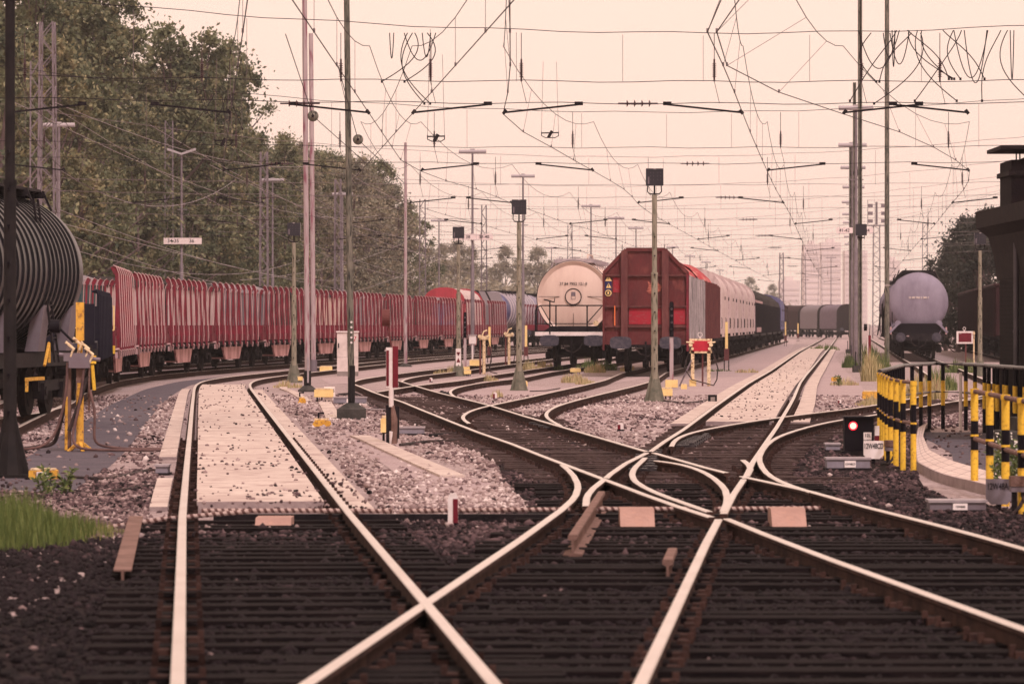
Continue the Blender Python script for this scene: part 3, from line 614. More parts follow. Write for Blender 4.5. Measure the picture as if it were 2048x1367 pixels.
# --- red stake wagon
def stake_wagon(label, L=12.6, ns=8, paint=M['redpaint'], strap=M['strap']):
    r = thing('stake_wagon', label, 'stake wagon', group='red stake wagons in the long train on the left')
    gear(r, L, [1.5, L - 1.5], single=True, inset=.25)
    f = MB(); f.box((0, L / 2, 1.24), (2.6, L - .5, .08))
    for s in (-1, 1): f.box((s * 1.33, L / 2, 1.20), (.10, L - .5, .24))
    f.build('deck', paint, r)
    for e in (.30, L - .30):
        b = MB(); b.box((0, e, 1.46), (2.68, .08, .40))
        for s in (-1, 1): b.box((s * 1.345, e + (.45 if e < 1 else -.45), 1.46), (.05, .9, .38)); b.box((s * 1.385, e + (.5 if e < 1 else -.5), 1.5), (.04, .12, .2))
        b.build('end_board', paint, r)
    for s in (-1, 1):
        for k in range(ns):
            y = 1.25 + k * (L - 2.5) / (ns - 1)
            st = MB(); st.bar((s * 1.43, y, .95), (s * 1.36, y, 3.05), .058, .085); st.bar((s * 1.36, y, 3.02), (s * 1.28, y, 3.2), .09, .12)
            o = st.build('stake', paint, r)
            t = MB(); t.tube([(s * 1.50, y - .075, 1.1), (s * 1.51, y - .075, 1.3), (s * 1.44, y - .075, 3.02), (s * 1.38, y - .075, 3.18), (s * 1.29, y - .075, 3.24)], .013, 6); t.bar((s * 1.47, y - .06, .86), (s * 1.50, y - .11, 1.02), .03, .09)
            t.build('tension_strap', strap, o)
    w = MB()
    for s in (-1, 1):
        y0, y1 = L * .36, L * .64
        w.prism([(y0 - .7, .86), (y1 + .7, .86), (y1, .40), (y0, .40)], s * 1.2 - .03, s * 1.2 + .03, plane='yz')
    w.box((0, L / 2, .44), (2.3, L * .28 + .05, .04)); w.build('belly_panel', M['belly'], r)
    c = MB(); c.tube([(1.18, .5, 1.02), (1.46, .55, 1.06), (1.46, .9, .82)], .03, 6); c.box((1.40, 1.0, .9), (.1, .2, .16)); c.build('brake_handle', M['strap'], r)
    return r
st0 = None; D = 98.5; k = 0
while D < 245:
    L = 12.6; loc, rz = chord(C_T0, D, L)
    lb = ('nearest red stake wagon, its stakes bunched together beside the yellow pump stand' if k == 0 else f'red stake wagon, {ORD[k]} from the ribbed black tank wagon in the long left train')
    if st0 is None: st0 = stake_wagon(lb); st0.location = loc; st0.rotation_euler = (0, 0, rz)
    else: dup(st0, loc, rz, lb)
    D += L * math.cos(rz) + .5; k += 1
for j, D in enumerate((288, 301.5)):
    loc, rz = chord(C_T0, D, 12.6); dup(st0, loc, rz, ['hazy pink stake wagon seen left of the cream tank wagon, nearer of two', 'hazy pink stake wagon seen left of the cream tank wagon, farther of two'][j])
# --- low dark stake car with yellow handrails
loc, rz = chord(C_T0, 84.5, 12.0); r = thing('dark_stake_wagon', 'navy stake wagon with yellow handrails between the ribbed black tank and the red stake wagons', 'stake wagon', loc, rz)
gear(r, 12.4, [1.6, 10.8], single=True); b = MB(); b.box((0, 6.2, 1.22), (2.7, 11.9, .14)); b.build('deck', M['navy'], r)
for s in (-1, 1):
    for j in range(10):
        y = 1.0 + j * 1.15; b = MB(); b.bar((s * 1.38, y, .9), (s * 1.36, y, 2.36), .06, .09); b.tube([(s * 1.36, y, 2.34), (s * 1.32, y, 2.46), (s * 1.22, y, 2.42)], .03, 6); b.build('stake', M['navy'], r)
b = MB(); b.box((0, 11.9, 1.7), (2.6, .1, .9)); b.box((0, .3, 1.7), (2.6, .1, .9)); b.build('end_board', M['navy'], r)
b = MB()
for (X, y, z0, z1, w) in ((1.42, 11.9, 1.55, 2.15, .30), (.98, .1, 1.28, 1.62, .26)):
    b.tube([(X, y, z0), (X - w, y, z0), (X - w, y, z1), (X, y, z1), (X, y, z0)], .022, 6)
b.build('handrail', M['paleyellow'], r)
b = MB(); b.box((1.30, 11.95, 1.06), (.30, .2, .20)); b.box((1.2, .02, .92), (.28, .2, .18)); b.tube([(1.3, .0, .25), (1.26, -.05, .8)], .04, 6); b.build('corner_step', M['yellow'], r)
# --- tank wagons
def tank_body(b, L0, L1, rad, z, dish=.32, n=56):
    pr = [(L0 + .0, .001), (L0 + .02, rad * .35), (L0 + .09, rad * .66), (L0 + .2, rad * .88), (L0 + dish, rad * .985), (L0 + dish + .12, rad)]
    pr += [(L1 - dish - .12, rad), (L1 - dish, rad * .985), (L1 - .2, rad * .88), (L1 - .09, rad * .66), (L1 - .02, rad * .35), (L1, .001)]
    b.lathe_y(pr, n, 0, z, cap=False)
def ring(b, y, r, z, t=.05, w=.06, n=64): b.lathe_y([(y - w / 2, r - .01), (y - w / 2, r + t), (y + w / 2, r + t), (y + w / 2, r - .01)], n, 0, z, cap=False)
def catwalk(r, L0, L1, z, m=M['darksteel']):
    b = MB(); b.box((0, (L0 + L1) / 2, z), (1.5, L1 - L0, .05))
    for y in np.arange(L0, L1 + .1, 1.5): b.box((0, y, z - .08), (1.6, .06, .12)); b.bar((-.78, y, z), (-.95, y, z - .38), .04, .04); b.bar((.78, y, z), (.95, y, z - .38), .04, .04)
    for s in (-.6, .6): b.tube([(s, L0, z + .02), (s, L0 + .02, z + .10), (s, L0 + 1.5, z + .10), (s, L0 + 1.52, z + .02)], .02, 6)
    b.build('catwalk', m, r)
def ladder(r, x, y, z0, z1, m=M['darksteel'], lean=0):
    b = MB()
    for q in (-.2, .2): b.bar((x, y + q, z0), (x + lean, y + q, z1), .04, .04)
    for k in range(int((z1 - z0) / .3)): t = (k + .5) * .3 / (z1 - z0); b.bar((x + lean * t, y - .2, z0 + t * (z1 - z0)), (x + lean * t, y + .2, z0 + t * (z1 - z0)), .03, .03)
    b.build('ladder', m, r)
# near black ribbed tank
LB = 13.5; loc, rz = (-10.65, 60.9, 0.0), -math.atan2(1.1, 13.5); r = thing('tank_wagon', 'big black ribbed tank wagon cut off by the left edge', 'tank wagon', loc, rz)
gear(r, LB, [2.0, LB - 2.0])
b = MB(); tank_body(b, .5, LB - .35, 1.42, 2.68, n=72); o = b.build('tank', M['blacktank'], r, smooth=50)
b = MB()
for j in range(24):
    ring(b, 2.2 + j * .455 if j < 16 else 9.5 + (j - 16) * .38, 1.42, 2.68, .045, .17 if j < 16 else .10, 72)
b.build('rib', M['tankrib'], r, smooth=50)
catwalk(r, 1.5, 12, 4.22); ladder(r, 1.5, 9.8, 1.0, 4.0, lean=-.4)
b = MB()
for y in (3.4, 6.6, 9.6, 12.2):
    for s in (-1, 1): b.prism([(s * 1.0, 1.2), (s * 1.25, 1.2), (s * 1.36, 2.05), (s * 1.1, 1.75)], y - .3, y + .3)
b.build('saddle', M['greymetal'], r)
b = MB(); b.box((1.42, 8.2, .72), (.05, 1.5, .06)); b.bar((1.42, 7.5, .5), (1.42, 7.5, .72), .05, .05); b.tube([(1.45, 8.9, .95), (1.45, 9.3, 1.35), (1.45, 9.32, 1.0)], .03, 6); b.build('step', M['ochre'], r)
# cream tank wagon
LC = 14.0; loc, rz = chord(C_R, 152.5, 15); r = thing('tank_wagon', 'cream tank wagon with a black railed end platform beside the red end-wall wagon', 'tank wagon', loc, rz)
gear(r, LC, [2.4, LC - 2.2], bufplate='oval')
b = MB(); tank_body(b, 1.0, LC - .4, 1.475, 2.76, dish=.10, n=72); b.build('tank', M['creamtank'], r, smooth=50)
b = MB(); ring(b, 1.22, 1.475, 2.76, .02, .05); b.box((-.98, 1.02, 2.80), (.84, .02, .02)); b.box((.98, 1.02, 2.80), (.84, .02, .02)); b.box((0, 1.045, 1.95), (.015, .02, 1.2))
b.lathe_y([(.97, .30), (.95, .30), (.95, .335), (.99, .335)], 32, 0, 2.80, cap=False); b.build('seam', M['darksteel'], r)
b = MB(); b.disc((0, .99, 2.80), .30, .05, 'y', 32); hch = b.build('end_hatch', M['creamtank'], r)
b = MB(); b.tube([(-.08, .955, 2.70), (.08, .955, 2.70), (.08, .955, 2.98), (-.08, .955, 2.98), (-.08, .955, 2.70)], .008, 4); b.box((0, .957, 2.90), (.14, .01, .15)); b.build('hatch_frame', M['greymetal'], hch)
lettering('37 84 7952 121-8', .155, M['ink'], r, (0, .99, 3.31))
b = MB(); b.box((0, .42, 1.27), (2.9, 1.0, .06)); b.box((0, -.03, 1.33), (2.9, .05, .14)); b.build('end_platform', M['white'], r)
b = MB(); y = -.03
for x in (-1.38, -.62, .62, 1.38): b.tube([(x, y, 1.3), (x, y, 2.42)], .028, 6)
b.tube([(-1.44, y, 1.2), (-1.44, y, 2.22), (-1.38, y, 2.38), (-1.2, y, 2.44), (1.2, y, 2.44), (1.38, y, 2.38), (1.44, y, 2.22), (1.44, y, 1.2)], .026, 6)
b.tube([(-1.4, y, 1.72), (1.4, y, 1.72)], .018, 6); b.tube([(-1.2, y, 2.4), (-.6, y, 1.35)], .022, 6); b.tube([(1.2, y, 2.4), (.6, y, 1.72)], .022, 6)
b.tube([(-.86, y - .04, 1.3), (-.86, y - .04, 2.6)], .028, 6); b.bar((-1.1, y - .05, 2.68), (-.7, y - .05, 2.58), .05, .05); b.bar((-.68, y - .05, 2.56), (-.66, y - .05, 2.74), .03, .03)
b.build('railing', M['black'], r)
b = MB(); b.prism([(-1.35, 1.3), (1.35, 1.3), (.9, 1.62), (-.9, 1.62)], .9, 1.1); b.build('tank_cradle', M['black'], r)
b = MB(); b.disc((.98, -.08, 1.74), .11, .12, 'y', 14); b.build('tail_lamp', M['creamyellow'], r)
catwalk(r, 1.6, 12, 4.30, M['galv']); b = MB(); b.tube([(.5, 2, 4.33), (.5, 2.2, 4.5), (.5, 5.0, 4.5), (.5, 5.2, 4.33)], .03, 6); b.build('roof_handrail', M['creamtank'], r)
# grey tank wagon
LG = 14.0; loc, rz = chord(C_TK, 188, 15); gt = r = thing('tank_wagon', 'grey tank wagon with a rounded end facing the camera behind the yellow bollards', 'tank wagon', loc, rz)
gear(r, LG, [2.2, LG - 2.2])
b = MB(); tank_body(b, .45, LG - .4, 1.47, 2.78, dish=.30, n=72); b.build('tank', M['greytank'], r, smooth=50)
b = MB(); ring(b, 2.6, 1.47, 2.78, .03, .25); ring(b, 6.6, 1.47, 2.78, .03, .25); ring(b, 10.6, 1.47, 2.78, .03, .25); b.build('tank_band', M['greytank'], r, smooth=50)
lettering('33 80 784 5 580-1', .135, M['paleink'], r, (.02, .42, 3.0))
b = MB(); b.prism([(-.98, 1.20), (.98, 1.20), (1.12, 1.55), (.85, 1.74), (-.85, 1.74), (-1.12, 1.55)], .35, .62); b.build('tank_cradle', M['black'], r)
for s in (-1, 1): b = MB(); b.bar((s * .92, .3, 1.80), (s * 1.42, .25, 1.28), .12, .10); b.disc((s * 1.0, .42, 1.72), .17, .1, 'y', 16); b.build('cradle_arm', M['greytank'], r)
catwalk(r, 1.0, 12.5, 4.33); ladder(r, -1.62, 4.2, 1.0, 4.1, lean=.5); ladder(r, -1.62, 9.4, 1.0, 4.1, lean=.5)
b = MB(); b.tube([(-1.5, .2, 1.2), (-1.5, .2, 2.3), (-1.28, .2, 2.3), (-1.28, .2, 1.7)], .022, 6); b.tube([(-.95, .4, 4.33), (-1.5, 3.4, 2.6), (-1.55, 3.5, 1.3)], .03, 6); b.build('handrail', M['darksteel'], r)
b = MB()
for s in (-1, 1): b.box((s * 1.35, .25, 1.38), (.08, .06, .36))
b.box((-.52, .22, 1.12), (.12, .02, .05)); b.build('end_marking', M['strap'], r)
for j, (dD, lb) in enumerate(((15, 'grey tank wagon coupled directly behind the round-ended grey one'), (45, 'hazy grey tank wagon, farthest of the right-hand tank train'))):
    loc, rz = chord(C_TK, 188 + dD, 15); q = dup(gt, loc, rz, lb, 'tank wagons in the right-hand train')
gt['group'] = 'tank wagons in the right-hand train'
# ribbed blue tank wagon (far left-centre)
LT = 15.0; loc, rz = chord(C_TB, 292, 15); r = thing('tank_wagon', 'blue tank wagon with pale ribs behind the slim signal post', 'tank wagon', loc, rz)
gear(r, LT, [2.2, LT - 2.2]); b = MB(); tank_body(b, .4, LT - .3, 1.42, 2.72); b.build('tank', M['bluetank'], r, smooth=50)
b = MB()
for j in range(11): ring(b, 1.3 + j * 1.2, 1.42, 2.72, .07, .42)
b.build('rib', M['palerib'], r, smooth=50); catwalk(r, 2, 13, 4.25)
for dD, lb in ((15.5, 'lilac-grey tank wagon just beyond the ribbed blue one'),):
    loc, rz = chord(C_TB, 292 + dD, 15); r = thing('tank_wagon', lb, 'tank wagon', loc, rz); gear(r, 13, [2.2, 10.8]); b = MB(); tank_body(b, .4, 12.7, 1.4, 2.65); b.build('tank', M['greytank'], r, smooth=50); catwalk(r, 2, 11, 4.15)
# --- hood wagons
def hood_prof(w=1.45, zt=4.22, zs=3.05, n=14):
    p = [(-w, 1.12)]
    for t in np.linspace(math.pi, 0, n): p.append((w * math.copysign(abs(math.cos(t)) ** .85, math.cos(t)), zs + (zt - zs) * math.sin(t) ** .9))
    return p + [(w, 1.12)]
def hood_wagon(label, hood, endm, L=11.6, panels=3, rib=M['darksteel'], grp=None, zt=4.22, group_part=True):
    r = thing('hood_wagon', label, 'freight wagon', group=grp); gear(r, L, [2.2, L - 2.2])
    pr = hood_prof(zt=zt); n = len(pr)
    for k in range(panels):
        a = .32 + k * (L - .64) / panels; b_ = a + (L - .64) / panels - .16
        sc = 1.0 - .02 * (k % 2)
        b = MB(); b.prism([(x * sc, z if z < 2 else 1.12 + (z - 1.12) * sc) for x, z in pr], a, b_); b.build('hood', hood, r, smooth=35)
    b = MB()
    for k in range(panels - 1):
        y = .32 + (k + 1) * (L - .64) / panels - .16; b.prism([(x * .985, 1.12 + (z - 1.12) * .99) for x, z in pr], y - .02, y + .18)
    if panels > 1: b.build('hood_seam', M['darksteel'], r)
    b = MB()
    for y in (.26, L - .26): b = MB(); b.prism([(x * 1.025, 1.05 + (z - 1.05) * 1.015) for x, z in pr], y - .06, y + .06); ew = b.build('end_wall', endm, r)
    b = MB()
    for x in (-.55, .55): b.box((x, .17, 2.6), (.10, .06, 3.0 if abs(x) < 1 else 2))
    b.box((0, .16, 3.0), (2.75, .06, .08)); b.build('end_post', endm, r)
    b = MB()
    for k in range(panels + 1):
        y = .3 + k * (L - .64) / panels
        for s in (-1, 1):
            b.box((s * 1.46, y + .05, 2.9), (.05, .08, .16)); b.tube([(s * 1.48, y + .1, 1.5), (s * 1.51, y + .1, 1.55), (s * 1.51, y + .1, 1.95), (s * 1.48, y + .1, 2.0)], .016, 5); b.box((s * 1.45, y + .05, 1.2), (.1, .35, .12))
    b.build('hood_lock', M['darksteel'], r)
    return r
grp = 'cream hood wagons behind the timber wagons'
hw0 = None
for j in range(5):
    D = 172.2 + j * 12.6; loc, rz = chord(C_F, D, 12); lb = ['cream hood wagon directly behind the red-covered timber wagon', 'cream hood wagon, second behind the red timber wagon', 'cream hood wagon, third behind the red timber wagon', 'cream hood wagon, fourth behind the red timber wagon', 'cream hood wagon next to the dark wooden wagon'][j]
    if hw0 is None: hw0 = hood_wagon(lb, M['creamhood'], M['creamhood'], 12.1, 2, grp=grp); hw0.location = loc; hw0.rotation_euler = (0, 0, rz)
    else: dup(hw0, loc, rz, lb)
loc, rz = chord(C_F, 322, 14); q = hood_wagon('blue tarpaulin-covered wagon at the end of the middle train', M['bluetarp'], M['bluetarp'], 16, 3, zt=4.15); q.location = loc; q.rotation_euler = (0, 0, rz)
loc, rz = chord(C_F, 340, 14); q = hood_wagon('dark maroon box wagon, last in the middle train', M['maroon'], M['maroon'], 16, 3, zt=3.7); q.location = loc; q.rotation_euler = (0, 0, rz)
# red-ended hood wagon behind the stakes, and its neighbours
loc, rz = chord(C_TB, 267, 12); q = hood_wagon('hood wagon with a red round end and cream side behind the stake wagons', M['creamhood'], M['redhood'], 11.0, 2); q.location = loc; q.rotation_euler = (0, 0, rz)
b = MB(); b.prism([(-.12, 3.0), (.12, 3.0), (0, 3.24)], .12, .14); b.build('warning_sign', M['paleyellow'], q)
loc, rz = chord(C_TB, 279, 12)
r = thing('box_wagon', 'dark grey angular box wagon between the red-ended wagon and the blue tank', 'freight wagon', loc, rz); gear(r, 12, [2.2, 9.8])
for y0, y1 in ((.3, 3.9), (4.5, 11.7)):
    b = MB(); b.prism([(-1.42, 1.15), (-1.42, 3.1), (-.9, 4.1), (.9, 4.1), (1.42, 3.1), (1.42, 1.15)], y0, y1); b.build('body', M['greymetal'], r)
    b = MB(); b.prism([(-1.47, 1.1), (-1.47, 3.13), (-.93, 4.16), (.93, 4.16), (1.47, 3.13), (1.47, 1.1)], y0 - .12, y0); b.build('end_frame', M['darksteel'], r)
TBs = [(128, M['teal'], 'teal'), (141.5, M['creamhood'], 'cream'), (155, M['creamhood'], 'cream'), (168.5, M['greymetal'], 'grey'), (182, M['darkwood'], 'brown'), (195.5, M['creamtank'], 'pale'), (209, M['greymetal'], 'grey'), (222.5, M['maroon'], 'dark'), (236, M['darkwood'], 'brown'), (249.5, M['bluetarp'], 'blue')]
for k, (D, m, cn) in enumerate(TBs):
    loc, rz = chord(C_TB, D, 13); r = thing('covered_wagon', f'{cn} covered wagon half hidden behind the stake wagons, {ORD[k]} in its train' if k else 'teal covered wagon half hidden behind the second group of red stakes', 'freight wagon', loc, rz, 'covered wagons standing behind the stake wagons')
    gear(r, 13, [2.3, 10.7], detail=False)
    b = MB(); b.box((0, 6.5, 2.15), (2.7, 12.4, 1.95)); b.build('body', m, r)
    b = MB(); b.prism([(-1.42, 3.1), (-1.3, 3.28), (-.6, 3.5), (.6, 3.5), (1.3, 3.28), (1.42, 3.1)], .25, 12.75); b.build('roof', M['roofdark'] if k % 3 else M['greymetal'], r)
    b = MB()
    for y in np.arange(1.2, 12.4, 1.5): b.box((1.37, y, 2.15), (.05, .07, 1.9)); b.box((-1.37, y, 2.15), (.05, .07, 1.9))
    b.build('side_rib', m, r); ladder(r, 1.45, 12.2, 1.2, 3.1, M['darksteel'])
# --- timber wagon with the red end wall
LW = 18.0; loc, rz = chord(C_F, 135.2, 18); rz -= 0; r = thing('timber_wagon', 'front wagon with a tall rusty red end wall and grey side stakes', 'freight wagon', loc, rz)
gear(r, LW, [2.6, LW - 2.4], bufplate='oval', inset=.30)
wall = [(-1.49, .78), (-1.49, 3.5), (-.70, 4.33), (.68, 4.33), (1.49, 3.48), (1.49, .78)]
b = MB(); b.prism([(-1.46, .98), (-1.46, 3.48), (-.69, 4.30), (.67, 4.30), (1.46, 3.46), (1.46, .98)], .16, .22); ew = b.build('end_wall', M['redrust'], r)
b = MB()
for i in range(6):
    p, q = wall[i], wall[(i + 1) % 6]
    if i == 5: continue
    b.bar((p[0], .12, p[1]), (q[0], .12, q[1]), .07, .12)
b.build('wall_rim', M['redrust'], ew)
b = MB(); b.box((1.47, .045, 2.1), (.07, .03, 2.7)); b.build('edge_strip', M['redpaint'], ew)
b = MB()
for x, z0 in ((-.80, .98), (.64, .98)): b.box((x + .05, .03, (z0 + 4.3) / 2), (.23, .17, 4.28 - z0))
b.build('wall_post', M['postrust'], ew)
b = MB()
for z in (3.42, 2.33, 1.62): b.box((0, .10, z), (2.90, .11, .055)); b.box((0, .125, z - .05), (2.9, .06, .03))
b.build('wall_rail', M['postrust'], ew)
b = MB()
for (x0, x1, z0, z1) in ((-.60, .55, 1.70, 2.28), (.86, 1.40, 1.70, 2.28), (-1.15, -.90, 2.82, 3.34)): b.box(((x0 + x1) / 2, .152, (z0 + z1) / 2), (x1 - x0, .012, z1 - z0))
b.build('paint_patch', M['redpatch'], ew)
b = MB(); b.prism([(.02, 2.86), (.12, 2.78), (.35, 2.80), (.52, 2.86), (.56, 3.05), (.42, 3.16), (.40, 3.30), (.30, 3.14), (.22, 3.32), (.18, 3.12), (.06, 3.24), (.10, 3.04)], .146, .156); b.build('rubbed_patch', M['rubbed'], ew)
b = MB(); b.box((-1.09, .04, 2.0), (.035, .05, .70)); b.build('lever', M['orange'], ew)
b = MB(); b.box((-1.33, .146, 3.0), (.24, .01, .60)); sg = b.build('warning_sign', M['signblue'], ew)
b = MB(); b.prism([(-1.44, 3.22), (-1.20, 3.22), (-1.32, 3.42)], .13, .14); b.prism([(-1.41, 2.98), (-1.22, 2.98), (-1.315, 3.15)], .13, .139); b.disc((-1.325, .136, 2.80), .115, .012, 'y', 24); b.build('sign_symbol', M['paleyellow'], sg)
b = MB(); b.disc((-1.325, .126, 2.80), .082, .01, 'y', 20); b.bar((-1.32, .125, 3.37), (-1.335, .125, 3.27), .02, .012); b.bar((-1.318, .125, 3.12), (-1.318, .125, 3.02), .025, .012); b.build('sign_ink', M['ink'], sg)
b = MB(); b.box((-1.325, .118, 2.80), (.06, .01, .09)); b.build('sign_symbol', M['paleyellow'], sg)
b = MB(); b.box((0, LW / 2, 1.22), (2.8, LW - .4, .16)); b.build('deck', M['darksteel'], r)
for s in (-1, 1):
    for j in range(34):
        y = .55 + j * .505; b = MB(); h = 3.36 + random.uniform(-.05, .09); b.box((s * 1.44, y, (h + 1.02) / 2), (.10, .42, h - 1.02), random.uniform(-.03, .03)); b.box((s * 1.50, y + .2, (h + 1.0) / 2), (.04, .06, h - 1.0), m=1)
        b.build('side_stake', [M['greystake'], M['palestreak']], r)
b = MB()
def heap(L0, L1, h0, h1, seed, w=1.40):
    rr = random.Random(seed); vs = []; fs = []; ny = 26; nx = 11
    for i in range(ny):
        for j in range(nx):
            u = j / (nx - 1) * 2 - 1; y = L0 + (L1 - L0) * i / (ny - 1)
            z = h0 + (h1 - h0) * (1 - abs(u) ** 2.2) * (.72 + .28 * math.sin(i * .9 + seed)) + rr.uniform(-.06, .06)
            vs.append((u * w, y, z))
    for i in range(ny - 1):
        for j in range(nx - 1): fs.append((i * nx + j, i * nx + j + 1, (i + 1) * nx + j + 1, (i + 1) * nx + j))
    for i in range(ny): vs.append((-w, L0 + (L1 - L0) * i / (ny - 1), 1.3)); vs.append((w, L0 + (L1 - L0) * i / (ny - 1), 1.3))
    o = ny * nx
    for i in range(ny - 1): fs.append((i * nx, (i + 1) * nx, o + 2 * (i + 1), o + 2 * i)); fs.append((i * nx + nx - 1, o + 2 * i + 1, o + 2 * (i + 1) + 1, (i + 1) * nx + nx - 1))
    return vs, fs
b.add(*heap(.5, 17.5, 3.2, 3.6, 3)); b.build('load_cover', M['canvas'], r, smooth=30)
b = MB(); b.add(*heap(2.2, 17.3, 3.34, 4.22, 5, 1.30)); b.build('tarpaulin', M['tarp'], r, smooth=30)
r0 = r
loc, rz = chord(C_F, 153.8, 17); r = thing('timber_wagon', 'wagon with dark red side stakes and a red tarpaulin top behind the front wagon', 'freight wagon', loc, rz)
gear(r, 17, [2.6, 14.4], bufplate='oval'); b = MB(); b.box((0, 8.5, 1.22), (2.8, 16.6, .16)); b.build('deck', M['darksteel'], r)
for s in (-1, 1):
    for j in range(26):
        y = .5 + j * .64; b = MB(); h = 3.35 + random.uniform(-.05, .09); b.box((s * 1.43, y, (h + 1.1) / 2), (.10, .46, h - 1.1)); b.box((s * 1.49, y + .2, (h + 1.1) / 2), (.04, .05, h - 1.1), m=1)
        b.build('side_stake', [M['redrust'], M['postrust']], r)
b = MB(); b.add(*heap(.3, 16.7, 3.2, 4.28, 8)); b.build('tarpaulin', M['tarp'], r, smooth=30)
# --- dark wooden wagons with a tarped ridge
def plank_wagon(label, L, m, roofm, name='plank_wagon', zt=3.65, zr=4.15, grp=None, ribs=True):
    r = thing(name, label, 'freight wagon', group=grp); gear(r, L, [2.3, L - 2.3])
    b = MB(); b.box((0, L / 2, (1.15 + zt - .5) / 2 + .0), (2.8, L - .5, zt - .5 - 1.15)); b.build('side_wall', m, r)
    b = MB(); b.prism([(-1.42, zt - .5), (-1.3, zt - .1), (-.6, zr), (.6, zr), (1.3, zt - .1), (1.42, zt - .5)], .25, L - .25); b.build('roof', roofm, r)
    if ribs:
        b = MB()
        for y in np.arange(.5, L, 1.35):
            for s in (-1, 1): b.box((s * 1.42, y, (zt + .6) / 2), (.06, .09, zt - .5 - 1.1))
        b.build('side_post', M['darksteel'], r)
    return r
for j, D in enumerate((237.5, 258.5, 279.5, 300.5)):
    loc, rz = chord(C_F, D, 20)
    q = plank_wagon(['dark wooden wagon with a pale edged roof behind the last cream hood wagon', 'dark wooden wagon, second behind the cream hood wagons', 'dark wooden wagon, third behind the cream hood wagons', 'dark wooden wagon just ahead of the blue tarpaulin wagon'][j], 20.4, M['darkwood'] if j < 2 else M['maroon'], M['roofdark'], zt=3.55, zr=4.0, grp='dark wooden wagons in the middle train'); q.location = loc; q.rotation_euler = (0, 0, rz)
    if j == 0: b = MB(); b.box((1.4, 10, 3.12), (.08, 18, .16)); b.box((1.46, 8, 1.35), (.06, 10, .3)); b.build('pale_strip', M['strap'], q)
# right tank train: middle box wagons
loc, rz = chord(C_TK, 218, 14); q = plank_wagon('brown covered wagon among the right-hand tank wagons', 14, M['maroon'], M['roofdark'], 'covered_wagon', zt=3.4, zr=3.9); q.location = loc; q.rotation_euler = (0, 0, rz)
# --- dark maroon open wagons, far right
og = None
for j in range(4):
    D = 187 + j * 15.8; loc, rz = chord(C_GO, D, 15); lb = ['dark maroon open wagon with yellow warning marks on its end, by the brick building', 'dark maroon open wagon directly behind the grey tank, second from the brick building', 'dark maroon open wagon, third from the brick building', 'dark maroon open wagon, fourth from the brick building'][j]
    if og is None:
        og = r = thing('open_wagon', lb, 'freight wagon', loc, rz, 'dark open wagons on the rightmost track'); gear(r, 15.4, [2.3, 13.1])
        b = MB(); b.box((0, 7.7, 2.35), (2.86, 14.8, 2.4)); b.build('side_wall', M['maroon'], r)
        b = MB()
        for y in np.arange(.6, 15.2, 1.18):
            for s in (-1, 1): b.box((s * 1.47, y, 2.3), (.10, .16, 2.4))
        for x in (-.9, -.3, .3, .9): b.box((x, .26, 2.2), (.10, .10, 2.2))
        b.box((0, .26, 2.15), (2.8, .07, .1)); b.build('side_post', M['maroon'], r)
        b = MB(); pts = [(s_, .3, 3.6) for s_ in np.linspace(-1.45, 1.45, 8)]; b.tube(pts, .08, 8)
        for s in (-1, 1): b.tube([(s * 1.45, y, 3.6 + .04 * math.sin(y * 3)) for y in np.linspace(.3, 15.1, 26)], .09, 8)
        b.build('top_rim', M['maroon'], r)
        b = MB(); b.prism([(-.98, 3.05), (-.80, 3.05), (-.89, 3.22)], .2, .22); b.prism([(-1.0, 2.72), (-.78, 2.72), (-.89, 2.92)], .2, .22); b.lathe_y([(.22, .08), (.2, .08), (.2, .12), (.22, .12)], 20, -.89, 2.55, cap=False); b.build('warning_sign', M['orange'], r)
    else: dup(og, loc, rz, lb)
# --- far curved train across the end of the yard
far = smooth([(46.8, 560), (45.5, 572), (43.8, 584), (41.5, 596), (39.0, 608), (36.0, 620), (32.5, 632)], 6)
fw = None
for j in range(6):
    D = 486 + j * 12.7; x = 42.6 - 1.38 * j - .06 * j * j; a = math.radians(6.5 + .8 * j)
    lb = ['hazy grey hood wagon at the far end of the yard, nearest the mast row', 'hazy mauve hood wagon, second from the mast row at the yard end', 'hazy dark brown hood wagon, third from the mast row at the yard end', 'hazy grey-pink hood wagon, fourth from the mast row at the yard end', 'hazy blue-grey hood wagon, fifth from the mast row at the yard end', 'faint hood wagon, leftmost at the yard end'][j]
    q = hood_wagon(lb, [M['mauve'], M['greymetal'], M['maroon'], M['mauve'], M['greytank'], M['mauve']][j], M['roofdark'], 12.1, 1, grp='hood wagons on the curve at the far end of the yard'); q.location = (x, D, 0); q.rotation_euler = (0, 0, a)

